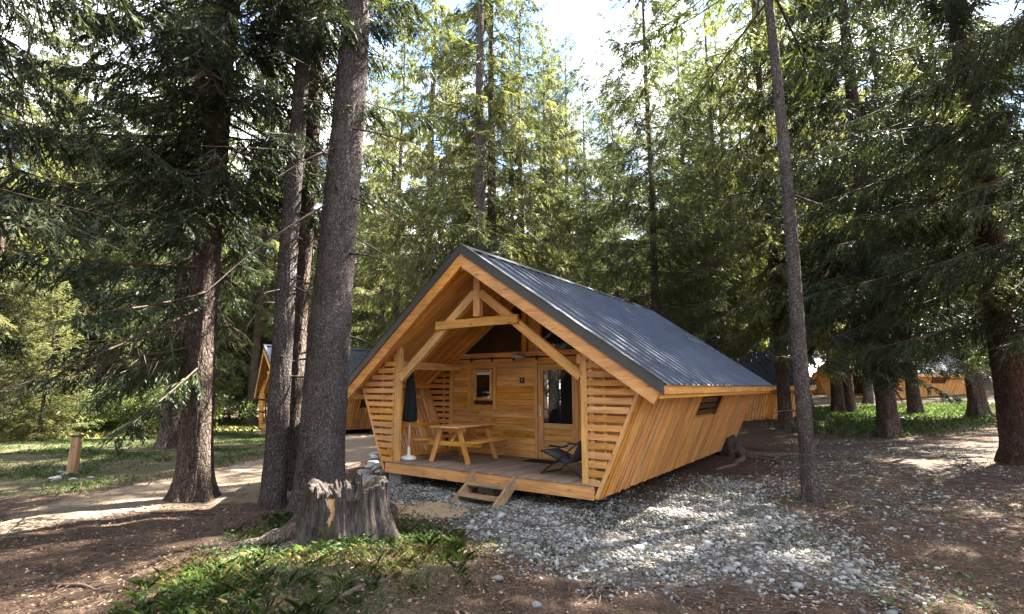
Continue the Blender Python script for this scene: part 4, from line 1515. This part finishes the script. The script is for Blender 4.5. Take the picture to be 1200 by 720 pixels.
def small_stump():
    gx, gy = G(852, 533)
    z0 = float(ground_z(gx, gy))
    root = empty('tree_stump', (gx, gy, z0), 0)
    rg = np.random.default_rng(8)
    na, nz = 48, 12
    ang = np.linspace(0, 2 * np.pi, na, endpoint=False)
    V = []
    for i in range(nz):
        t = i / (nz - 1)
        z = -0.1 + 0.60 * t
        lob = 0.35 * np.maximum(0, np.cos(ang * 2.5 + 1.0)) ** 2 * np.exp(-max(z, 0) / 0.2)
        r = 0.25 + lob + 0.015 * np.sin(13 * ang) + 0.01 * rg.normal(size=na)
        zz = z * np.ones(na) + (0.03 * np.sin(5 * ang) if i == nz - 1 else 0)
        V.append(np.stack([r * np.cos(ang), r * np.sin(ang), zz], -1))
    V.append(np.stack([0.12 * np.cos(ang), 0.12 * np.sin(ang), np.full(na, 0.47)], -1))
    V.append(np.stack([0.01 * np.cos(ang), 0.01 * np.sin(ang), np.full(na, 0.46)], -1))
    V = np.concatenate(V)
    n = nz + 2
    i, j = np.meshgrid(np.arange(n - 1), np.arange(na), indexing='ij')
    a = i * na + j
    b = i * na + (j + 1) % na
    F = np.stack([a, b, b + na, a + na], -1).reshape(-1, 4)
    link(bpy.data.objects.new('stump_body', indexed_mesh('stump_body', V, F, M['stump'], True)), root)
    for pts in (((0.15, -0.15), (0.15, -0.7), (-0.25, -1.4), (-0.75, -2.1), (-1.3, -2.5)), ((0.2, 0.0), (0.7, -0.3), (1.3, -0.5), (2.0, -0.6)), ((0.1, -0.2), (0.35, -0.8), (0.55, -1.5), (0.5, -2.1))):
        P = np.array(pts)
        tt = np.linspace(0, 1, len(P))
        t2 = np.linspace(0, 1, 16)
        X = np.interp(t2, tt, P[:, 0]) + 0.03 * np.sin(np.arange(16) * 1.3)
        Y = np.interp(t2, tt, P[:, 1])
        Z = ground_z(X + gx, Y + gy) - z0 + 0.16 * np.exp(-t2 * 9) + 0.01
        tube('root', root, np.stack([X, Y, Z], -1), np.interp(t2, [0, 0.2, 1], [0.16, 0.09, 0.03]), M['rootwood'], 9)
    tag(root, 'cut stump with pale spreading roots beside the cabin\'s right wall', 'stump')


small_stump()


# wooden marker post in the left lawn
def marker_post():
    gx, gy = G(84, 556)
    t = empty('wooden_post', (gx, gy, float(ground_z(gx, gy)) - 0.1), 0.3)
    piece('post', t, (0, 0, 0), (0.02, 0, 0.93), 0.20, 0.16, M['oldpost'], (0, 1, 0), 0.012)
    piece('cap', t, (-0.10, 0, 0.945), (0.14, 0, 0.945), 0.24, 0.03, M['black'], (0, 1, 0), 0.005)
    tag(t, 'short square wooden post with dark cap on the left lawn', 'post')


marker_post()


# ------------------------------------------------------------------ stones
def stone_mesh(seed, mat, sub=2):
    rg = np.random.default_rng(seed)
    bm = bmesh.new()
    bmesh.ops.create_icosphere(bm, subdivisions=sub, radius=1.0)
    for _ in range(5):
        n = Vector(rg.normal(size=3)).normalized()
        d = rg.uniform(0.55, 0.85)
        for v in bm.verts:
            k = v.co.dot(n)
            if k > d:
                v.co -= n * (k - d) * 0.85
    sc = (rg.uniform(0.8, 1.1), rg.uniform(0.6, 0.9), rg.uniform(0.4, 0.6))
    for v in bm.verts:
        v.co = Vector((v.co.x * sc[0], v.co.y * sc[1], v.co.z * sc[2])) * (1 + 0.05 * rg.normal())
    me = bpy.data.meshes.new('stone')
    bm.to_mesh(me)
    bm.free()
    me.materials.append(mat)
    me.polygons.foreach_set('use_smooth', [True] * len(me.polygons))
    return me


def stone_mat(name, lo, hi):
    m = NT(name)
    ge = m.n('ShaderNodeNewGeometry')
    oi = m.n('ShaderNodeObjectInfo')
    r = m.math('FRACT', m.math('ADD', ge.outputs['Random Per Island'], oi.outputs['Random']))
    n = m.noise(m.coords((1, 1, 1), 7.0), 14, 5, 0.7)
    c = m.ramp(r, [(0.0, lo), (0.6, tuple((a + b) / 2 for a, b in zip(lo, hi))), (1.0, hi)])
    c = m.mix(c, m.ramp(n, [(0.3, (0.7, 0.69, 0.66)), (0.7, (1.15, 1.15, 1.15))]), 0.8, 'MULTIPLY')
    m.col(c)
    m.p(Roughness=0.85, Specular_IOR_Level=0.25)
    m.bump(n, 0.4, 0.02)
    return m.m


M['stone'] = stone_mat('grey river stone', (0.15, 0.148, 0.142), (0.40, 0.39, 0.375))
M['pebble'] = stone_mat('gravel stone', (0.10, 0.097, 0.090), (0.34, 0.33, 0.31))
SM = [stone_mesh(k, M['stone']) for k in range(6)]


def stone(x, y, r, label, group=None, name='cobble_stone'):
    o = bpy.data.objects.new(name, random.choice(SM))
    o.location = (x, y, float(ground_z(x, y)) + r * 0.05)
    o.rotation_euler = (random.uniform(-0.25, 0.25), random.uniform(-0.25, 0.25), random.uniform(0, 6.28))
    o.scale = (r, r, r)
    link(o)
    tag(o, label, 'stone', group)
    return o


for (px, py, r, lab) in ((628, 712, 0.075, 'white angular stone lying alone at the bottom edge of the picture'), (583, 680, 0.065, 'grey stone beside the grassy bank left of the gravel'),
                         (1058, 492, 0.2, 'pale stone in the sunlit clearing far right')):
    gx, gy = G(px, py)
    stone(gx, gy, r, lab)
for i in range(120):
    for _ in range(30):
        px, py = random.uniform(560, 1080), random.uniform(600, 708)
        gx, gy = G(px, py)
        if inside(GRAVEL, np.array([gx]), np.array([gy]), 0.4)[0] > random.uniform(0.45, 0.98):
            break
    stone(gx, gy, random.choice([0.03, 0.035, 0.04, 0.045, 0.055, 0.08]) * random.uniform(0.8, 1.15), 'smooth pale cobble lying in the gravel in front of the cabin', 'loose cobbles in the gravel')
for i in range(22):
    px, py = random.uniform(428, 462), random.uniform(524, 566)
    gx, gy = G(px, py)
    stone(gx, gy, random.uniform(0.10, 0.24), 'grey boulder heaped by the left end of the deck', 'boulders at the left end of the deck', 'boulder')
for i in range(45):
    px, py = random.uniform(900, 1190), random.uniform(550, 690)
    gx, gy = G(px, py)
    stone(gx, gy, random.uniform(0.02, 0.05), 'half buried grey stone in the brown litter right of the gravel', 'stones in the litter on the right')
for i in range(10):
    px, py = random.uniform(60, 110), random.uniform(552, 566)
    gx, gy = G(px, py)
    stone(gx, gy, random.uniform(0.06, 0.14), 'small grey stone at the foot of the wooden post', 'stones round the wooden post')


def scatter_mesh(name, pts, scale, base_V, base_F, mat, label, flat=0.55, sink=0.15):
    """many small stones joined into one stuff object"""
    n = len(pts)
    k = len(base_V)
    rot = RNG.uniform(0, 2 * np.pi, n)
    tilt = RNG.normal(0, 0.25, (n, 2))
    sx = scale * RNG.uniform(0.8, 1.25, n)
    sy = scale * RNG.uniform(0.6, 1.0, n)
    sz = scale * RNG.uniform(0.35, 0.75, n)
    B = base_V[None] * np.stack([sx, sy, sz], -1)[:, None, :] * RNG.uniform(0.85, 1.15, (n, k, 1))
    x = B[..., 0] * np.cos(rot)[:, None] - B[..., 1] * np.sin(rot)[:, None]
    y = B[..., 0] * np.sin(rot)[:, None] + B[..., 1] * np.cos(rot)[:, None]
    z = B[..., 2] + x * tilt[:, :1] + y * tilt[:, 1:]
    V = np.stack([x + pts[:, :1], y + pts[:, 1:2], z + (ground_z(pts[:, 0], pts[:, 1]) + sz * sink)[:, None]], -1)
    F = (base_F[None] + (np.arange(n) * k)[:, None, None]).reshape(-1, base_F.shape[1])
    me = indexed_mesh(name, V.reshape(-1, 3), F, mat, True)
    o = link(bpy.data.objects.new(name, me))
    tag(o, label, None, None, 'stuff')
    return o


bmi = bmesh.new()
bmesh.ops.create_icosphere(bmi, subdivisions=1, radius=1.0)
ICV = np.array([v.co[:] for v in bmi.verts])
ICF = np.array([[v.index for v in f.verts] for f in bmi.faces])
bmi.free()


def sample(poly, n, soft=0.5, power=1.0, pad=0.6):
    lo, hi = poly.min(0) - pad, poly.max(0) + pad
    out = []
    while len(out) < n:
        q = RNG.uniform(lo, hi, (n * 3, 2))
        m_ = inside(poly, q[:, 0], q[:, 1], soft) ** power
        q = q[RNG.uniform(size=len(q)) < m_]
        out = q if len(out) == 0 else np.concatenate([out, q])
    return out[:n]


pg = sample(GRAVEL, 26000, 0.8)
cl = np.sin(pg[:, 0] * 2.1 + 1.3 * np.sin(pg[:, 1] * 1.7)) + np.sin(pg[:, 1] * 2.9 + pg[:, 0])
pg = pg[RNG.uniform(-2.2, 1.2, len(pg)) < cl + 0.9]
sc_ = np.clip(RNG.lognormal(math.log(0.0145), 0.5, len(pg)), 0.006, 0.055)
scatter_mesh('gravel', pg, sc_, ICV, ICF, M['pebble'], 'grey gravel spread before the cabin')


pg = sample(RSCREE, 4500, 1.0)
pg = pg[RNG.uniform(-1.5, 1.5, len(pg)) < np.sin(pg[:, 0] * 1.3 + np.sin(pg[:, 1] * 1.9)) + np.sin(pg[:, 1] * 2.3)]
scatter_mesh('gravel', pg, np.clip(RNG.lognormal(math.log(0.016), 0.5, len(pg)), 0.008, 0.05), ICV, ICF, M['pebble'], 'grey stones strewn through the shaded litter on the right')

# ------------------------------------------------------------------ grass, herbs, litter
def blades(name, pts, hgt, wid, mat, label, lean=0.5):
    n = len(pts)
    z = ground_z(pts[:, 0], pts[:, 1])
    az = RNG.uniform(0, 2 * np.pi, n)
    d = np.stack([np.cos(az), np.sin(az), np.zeros(n)], -1)
    s = np.stack([-np.sin(az), np.cos(az), np.zeros(n)], -1)
    l = RNG.uniform(0.1, lean, n)
    P0 = np.stack([pts[:, 0], pts[:, 1], z - 0.01], -1)
    mid = P0 + np.array([0, 0, 1.0]) * (hgt * 0.6)[:, None] + d * (hgt * l * 0.4)[:, None]
    tip = P0 + np.array([0, 0, 1.0]) * (hgt * 0.92)[:, None] + d * (hgt * l * 1.3)[:, None]
    w = wid[:, None]
    Q = np.stack([P0 - s * w, P0 + s * w, mid + s * w * 0.8, tip, mid - s * w * 0.8], 1)
    me = quads_mesh(name, Q.reshape(-1, 3), n, mat, k=5)
    o = link(bpy.data.objects.new(name, me))
    tag(o, label, None, None, 'stuff')


sx_, sy_ = G(404, 634)


def clump(q, f=1.0, ph=0.0):
    a = np.sin(q[:, 0] * 3.1 * f + 1.7 * np.sin(q[:, 1] * 2.7 * f + ph)) + np.sin(q[:, 1] * 4.1 * f + q[:, 0] * 2 * f + ph)
    return a + 0.8 * np.sin(q[:, 0] * 9.3 * f + 2 * np.sin(q[:, 1] * 8.1 * f)) * np.sin(q[:, 1] * 10.7 * f + ph)




def tufts(q, per, spread):
    k = RNG.integers(per[0], per[1], len(q))
    c_ = np.repeat(q, k, axis=0)
    return c_ + RNG.normal(0, spread, c_.shape), np.repeat(RNG.uniform(0.55, 1.3, len(q)), k)


b = sample(BANK, 1500, 0.45)
b = b[(RNG.uniform(-0.9, 1.4, len(b)) < clump(b, 0.6)) & (np.hypot(b[:, 0] - sx_, b[:, 1] - sy_) > 0.55)]
b, hs_ = tufts(b, (10, 26), 0.022)
blades('grass', b, RNG.uniform(0.03, 0.12, len(b)) * hs_, RNG.uniform(0.0010, 0.0022, len(b)), M['grass'], 'green grass tufts growing on the mound before the stump', 1.1)
b = sample(BANK, 20000, 0.5)
b = b[(RNG.uniform(-0.9, 1.6, len(b)) < clump(b)) & (np.hypot(b[:, 0] - sx_, b[:, 1] - sy_) > 0.5)]
blades('moss', b, RNG.uniform(0.015, 0.045, len(b)), RNG.uniform(0.002, 0.004, len(b)), M['herb'], 'short moss and seedlings between the tufts of the mound', 0.9)
b = sample(BANK, 7000, 0.7)
b = b[(clump(b) < 0.4) & (np.hypot(b[:, 0] - sx_, b[:, 1] - sy_) > 0.5)]
blades('dry_grass', b, RNG.uniform(0.03, 0.10, len(b)), RNG.uniform(0.001, 0.0022, len(b)), M['meadow'], 'straw coloured dry grass between the green tufts of the mound', 1.1)
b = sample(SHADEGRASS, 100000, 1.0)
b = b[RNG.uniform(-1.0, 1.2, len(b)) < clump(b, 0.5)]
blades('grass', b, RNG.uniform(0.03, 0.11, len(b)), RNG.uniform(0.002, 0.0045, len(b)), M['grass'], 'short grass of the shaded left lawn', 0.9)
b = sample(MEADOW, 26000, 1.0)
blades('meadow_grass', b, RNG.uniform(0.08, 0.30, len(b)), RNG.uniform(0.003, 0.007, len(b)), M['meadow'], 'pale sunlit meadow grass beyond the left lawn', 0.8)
b = sample(RGRASS, 18000, 2.0)
blades('grass', b, RNG.uniform(0.05, 0.22, len(b)), RNG.uniform(0.003, 0.007, len(b)), M['grass'], 'sunlit grass beyond the trunks on the right', 0.8)
# thin tufts over gravel and litter
b = np.concatenate([sample(GRAVEL, 9000, 0.9), sample(RSCREE, 7000, 1.0)])
cl = np.sin(b[:, 0] * 1.9 + 2.0 * np.sin(b[:, 1] * 1.3)) + np.sin(b[:, 1] * 2.3 + b[:, 0] * 1.1)
b = b[cl > 0.75]
blades('grass', b, RNG.uniform(0.02, 0.07, len(b)), RNG.uniform(0.002, 0.004, len(b)), M['grass'], 'thin green tufts coming up through the gravel', 0.9)


def herbs(name, pts, size, mat, label, nl=7):
    n = len(pts)
    z = ground_z(pts[:, 0], pts[:, 1])
    Qs = []
    for k in range(nl):
        az = RNG.uniform(0, 2 * np.pi, n)
        h = size * RNG.uniform(0.2, 1.0, n)
        r = size * RNG.uniform(0.05, 0.45, n)
        P = np.stack([pts[:, 0] + r * np.cos(az), pts[:, 1] + r * np.sin(az), z + h], -1)
        D = unit(np.stack([np.cos(az), np.sin(az), RNG.uniform(-0.7, 0.25, n)], -1))
        Sd = unit(np.cross(D, np.array([0, 0, 1.0]) + 0.4 * RNG.normal(size=(n, 3))))
        L = size * RNG.uniform(0.25, 0.5, n)
        Qs.append(kites(P, D, L, L * 0.30, Sd))
    Q = np.concatenate(Qs)
    me = quads_mesh(name, Q.reshape(-1, 3), len(Q), mat)
    o = link(bpy.data.objects.new(name, me))
    tag(o, label, None, None, 'stuff')


HERB = poly_px([(250, 640), (300, 618), (430, 622), (470, 640), (430, 664), (330, 690), (240, 680)])
b = np.concatenate([sample(HERB, 480, 0.3), sample(poly_px([(440, 612), (505, 612), (520, 628), (480, 640)]), 45, 0.2), sample(poly_px([(180, 700), (260, 680), (300, 716), (200, 730)]), 90, 0.2)])
b = b[np.hypot(b[:, 0] - sx_, b[:, 1] - sy_) > 0.62]
herbs('ground_herbs', b, RNG.uniform(0.04, 0.115, len(b)), M['herb'], 'low leafy herbs growing below the stump on the mound', 9)
hp = []
for (px, py, r, n) in ((262, 572, 0.25, 12), (178, 575, 0.4, 14), (60, 592, 0.5, 12), (1160, 716, 0.5, 60), (905, 605, 0.3, 10), (1010, 600, 0.8, 20), (640, 640, 0.3, 5)):
    gx, gy = G(px, py)
    hp.append(np.stack([RNG.normal(gx, r, n), RNG.normal(gy, r, n)], -1))
hp = np.concatenate(hp)
herbs('ground_herbs', hp, RNG.uniform(0.05, 0.14, len(hp)), M['herb'], 'scattered seedlings on the forest floor')

# fallen twigs and cones in the litter
lp = []
for (px0, px1, py0, py1, n) in ((0, 330, 600, 718, 900), (560, 1198, 660, 718, 900), (930, 1198, 540, 660, 900), (100, 330, 575, 610, 150)):
    for _ in range(n):
        lp.append(G(random.uniform(px0, px1), random.uniform(py0, py1)))
lp = np.array(lp)
n = len(lp)
az = RNG.uniform(0, 2 * np.pi, n)
D = np.stack([np.cos(az), np.sin(az), RNG.uniform(-0.05, 0.12, n)], -1)
P = np.stack([lp[:, 0], lp[:, 1], ground_z(lp[:, 0], lp[:, 1]) + 0.012], -1)
Lh = RNG.uniform(0.04, 0.25, n)
Q = np.concatenate([kites(P, unit(D), Lh, np.full(n, 0.005), np.stack([-np.sin(az), np.cos(az), np.zeros(n)], -1)),
                    kites(P, unit(D), Lh, np.full(n, 0.005), np.tile([0, 0, 1.0], (n, 1)))])
M['twig'] = simple('fallen twig', (0.16, 0.11, 0.08), 0.9, 0, 0.1, 0.5, 9)
tag(link(bpy.data.objects.new('twig_litter', quads_mesh('twig_litter', Q.reshape(-1, 3), len(Q), M['twig']))), 'fallen twigs strewn over the brown needle litter', None, None, 'stuff')


# leafy shrubs along the back of the meadow
def shrub_mesh(seed, n=1500):
    rg = np.random.default_rng(seed)
    c = rg.normal(size=(14, 3)) * np.array([0.55, 0.4, 0.35]) + np.array([0, 0, 0.75])
    k = rg.integers(0, 14, n)
    P = c[k] + unit(rg.normal(size=(n, 3))) * rg.uniform(0.1, 0.42, n)[:, None]
    P[:, 2] = np.abs(P[:, 2])
    D = unit(rg.normal(size=(n, 3)) + np.array([0, 0, 0.2]))
    Sd = unit(np.cross(D, rg.normal(size=(n, 3))))
    L = rg.uniform(0.07, 0.15, n)
    Q = kites(P, D, L, L * 0.33, Sd)
    return quads_mesh('foliage', Q.reshape(-1, 3), n, M['shrubleaf'])


SH = [shrub_mesh(k) for k in range(3)]
STEM = mesh_from('stems', *(lambda L: (np.concatenate([l[0] for l in L]), [tuple(np.array(f) + 20 * i) for i, l in enumerate(L) for f in l[1]]))([tube_arrays(np.linspace((0, 0, -0.05), (random.uniform(-.5, .5), random.uniform(-.4, .4), 1.0), 5), [0.02, 0.017, 0.014, 0.01, 0.006], 4) for _ in range(7)]), M['limb'])
for i in range(26):
    px = -60 + i * 12 + random.uniform(-6, 6)
    Y = random.uniform(26.5, 30)
    X, Y = at_depth(px, Y)
    o = empty('leafy_shrub', (X, Y, float(ground_z(X, Y))), random.uniform(0, 6))
    link(bpy.data.objects.new('foliage', SH[i % 3]), o)
    link(bpy.data.objects.new('stems', STEM), o)
    s_ = random.uniform(0.9, 1.7)
    o.scale = (s_, s_, s_ * random.uniform(0.8, 1.2))
    tag(o, 'bright leafy shrub along the back edge of the left meadow', 'shrub', 'shrubs behind the left meadow')


def litter_bits():
    out = []
    for (x0, x1, y0, y1, n) in ((-7, 0, 3.0, 9, 16000), (0.0, 8.5, 3.2, 11.5, 15000)):
        q = RNG.uniform((x0, y0), (x1, y1), (n, 2))
        keep = (1 - 0.6 * inside(GRAVEL, q[:, 0], q[:, 1], 0.5)) * (1 - 0.75 * inside(PATH, q[:, 0], q[:, 1], 0.4)) * (1 - inside(SAND, q[:, 0], q[:, 1], 0.3))
        out.append(q[RNG.uniform(size=n) < keep])
    q = np.concatenate(out)
    n = len(q)
    az = RNG.uniform(0, 2 * np.pi, n)
    D = unit(np.stack([np.cos(az), np.sin(az), RNG.uniform(-0.1, 0.5, n)], -1))
    Sd = unit(np.cross(D, RNG.normal(size=(n, 3)) + np.array([0, 0, 1.2])))
    L = RNG.uniform(0.012, 0.05, n)
    P = np.stack([q[:, 0], q[:, 1], ground_z(q[:, 0], q[:, 1]) + 0.008], -1)
    Q = kites(P, D, L, L * RNG.uniform(0.08, 0.35, n), Sd)
    m = NT('dry litter')
    ge = m.n('ShaderNodeNewGeometry')
    m.col(m.ramp(ge.outputs['Random Per Island'], [(0.0, (0.05, 0.03, 0.02)), (0.5, (0.16, 0.095, 0.06)), (0.9, (0.30, 0.20, 0.13)), (1.0, (0.42, 0.33, 0.24))]))
    m.p(Roughness=0.9, Specular_IOR_Level=0.1)
    o = link(bpy.data.objects.new('needle_litter', quads_mesh('needle_litter', Q.reshape(-1, 3), n, m.m)))
    tag(o, 'dry brown needles, scales and leaves lying on the forest floor', None, None, 'stuff')


litter_bits()


def far_wood():
    N = 900
    th = RNG.uniform(R(-60), R(60), N)
    rr = RNG.uniform(88, 190, N)
    x, y = rr * np.sin(th), rr * np.cos(th)
    z = ground_z(x, y)
    Q = []
    for w in range(9):
        h = 0.08 + 0.92 * w / 9
        for k in range(8):
            az = RNG.uniform(0, 2 * np.pi, N)
            Ht = 17 + 6 * np.sin(x * 3.3)
            L = (3.6 * (1 - h) + 0.6) * RNG.uniform(0.7, 1.25, N)
            P = np.stack([x, y, z + Ht * (h + RNG.uniform(0, 0.1, N))], -1)
            D = unit(np.stack([np.cos(az), np.sin(az), RNG.uniform(-0.8, -0.2, N)], -1))
            Sd = unit(np.cross(D, np.array([0, 0, 1.0]) + 0.6 * RNG.normal(size=(N, 3))))
            Q.append(kites(P, D, L, L * 0.28, Sd))
    Q = np.concatenate(Q)
    o = link(bpy.data.objects.new('forest', quads_mesh('forest', Q.reshape(-1, 3), len(Q), M['needle'])))
    tag(o, 'far off spruce wood on the rising valley side', None, None, 'stuff')


far_wood()


def fallen_branch(px, py, L, az, r, label):
    gx, gy = G(px, py)
    t = np.linspace(-0.5, 0.5, 12)
    X = gx + L * t * math.cos(az) + 0.05 * L * np.sin(t * 7)
    Y = gy + L * t * math.sin(az) + 0.05 * L * np.cos(t * 9)
    Z = ground_z(X, Y) + r * 0.6
    o = empty('fallen_branch', (gx, gy, float(ground_z(gx, gy))))
    tube('stick', o, np.stack([X - gx, Y - gy, Z - o.location.z], -1), np.linspace(r, r * 0.4, 12), M['limb'], 6)
    for k in (3, 6, 8):
        p = np.array([X[k] - gx, Y[k] - gy, Z[k] - o.location.z])
        d = np.array([math.cos(az + 0.8 * (-1) ** k), math.sin(az + 0.8 * (-1) ** k), 0.25]) * L * 0.22
        tube('side_twig', o, np.stack([p, p + d * 0.5, p + d + np.array([0, 0, -0.02])]), [r * 0.5, r * 0.35, r * 0.15], M['limb'], 5)
    tag(o, label, 'branch')


fallen_branch(215, 603, 0.9, 0.2, 0.022, 'dead stick lying on brown litter left of the thin trunk pair')
fallen_branch(430, 690, 0.5, 0.9, 0.03, 'broken grey branch lying on the mound below the stump')
fallen_branch(90, 690, 0.7, -0.3, 0.025, 'dead branch lying in the brown litter at the lower left')
fallen_branch(1090, 590, 0.8, 0.1, 0.018, 'thin dead branch on the shaded litter at the right')
fallen_branch(700, 690, 0.45, 0.5, 0.012, 'thin twig lying on the litter at the gravel\'s lower edge')


def van():
    X, Y = -24.6, -0.9
    t = empty('white_van', (X, Y, float(ground_z(X, Y))), math.atan2(0.43, 0.90))
    # front faces +x
    prof = [(2.3, 0.45), (2.35, 0.95), (2.2, 1.15), (1.75, 1.85), (1.5, 2.45), (-2.6, 2.5), (-2.7, 0.45)]
    prism('body', t, [(x, -0.98, z) for x, z in prof], (0, 1, 0), 1.96, M['white'])
    prism('windscreen', t, [(2.20, -0.82, 1.20), (2.20, 0.82, 1.20), (1.80, 0.76, 1.82), (1.80, -0.76, 1.82)], (0.8, 0, 0.5), 0.03, M['glass'])
    piece('bumper', t, (2.36, -0.95, 0.55), (2.36, 0.95, 0.55), 0.28, 0.1, M['black'], (0, 0, 1), 0.02)
    for y in (-0.72, 0.72):
        piece('headlight', t, (2.36, y - 0.14, 0.98), (2.36, y + 0.14, 0.98), 0.16, 0.05, M['steel'], (0, 0, 1), 0.02)
        piece('side_window', t, (0.4, y * 1.36, 1.55), (1.55, y * 1.36, 1.55), 0.5, 0.02, M['glass'], (0, 0, 1), 0.004)
    for x in (1.5, -1.7):
        for y in (-0.9, 0.9):
            tube('wheel', t, [(x, y - 0.11, 0.34), (x, y + 0.11, 0.34)], 0.34, M['black'], 20)
    tag(t, 'white van parked behind the viewpoint, mirrored in the door glass', 'van')


van()
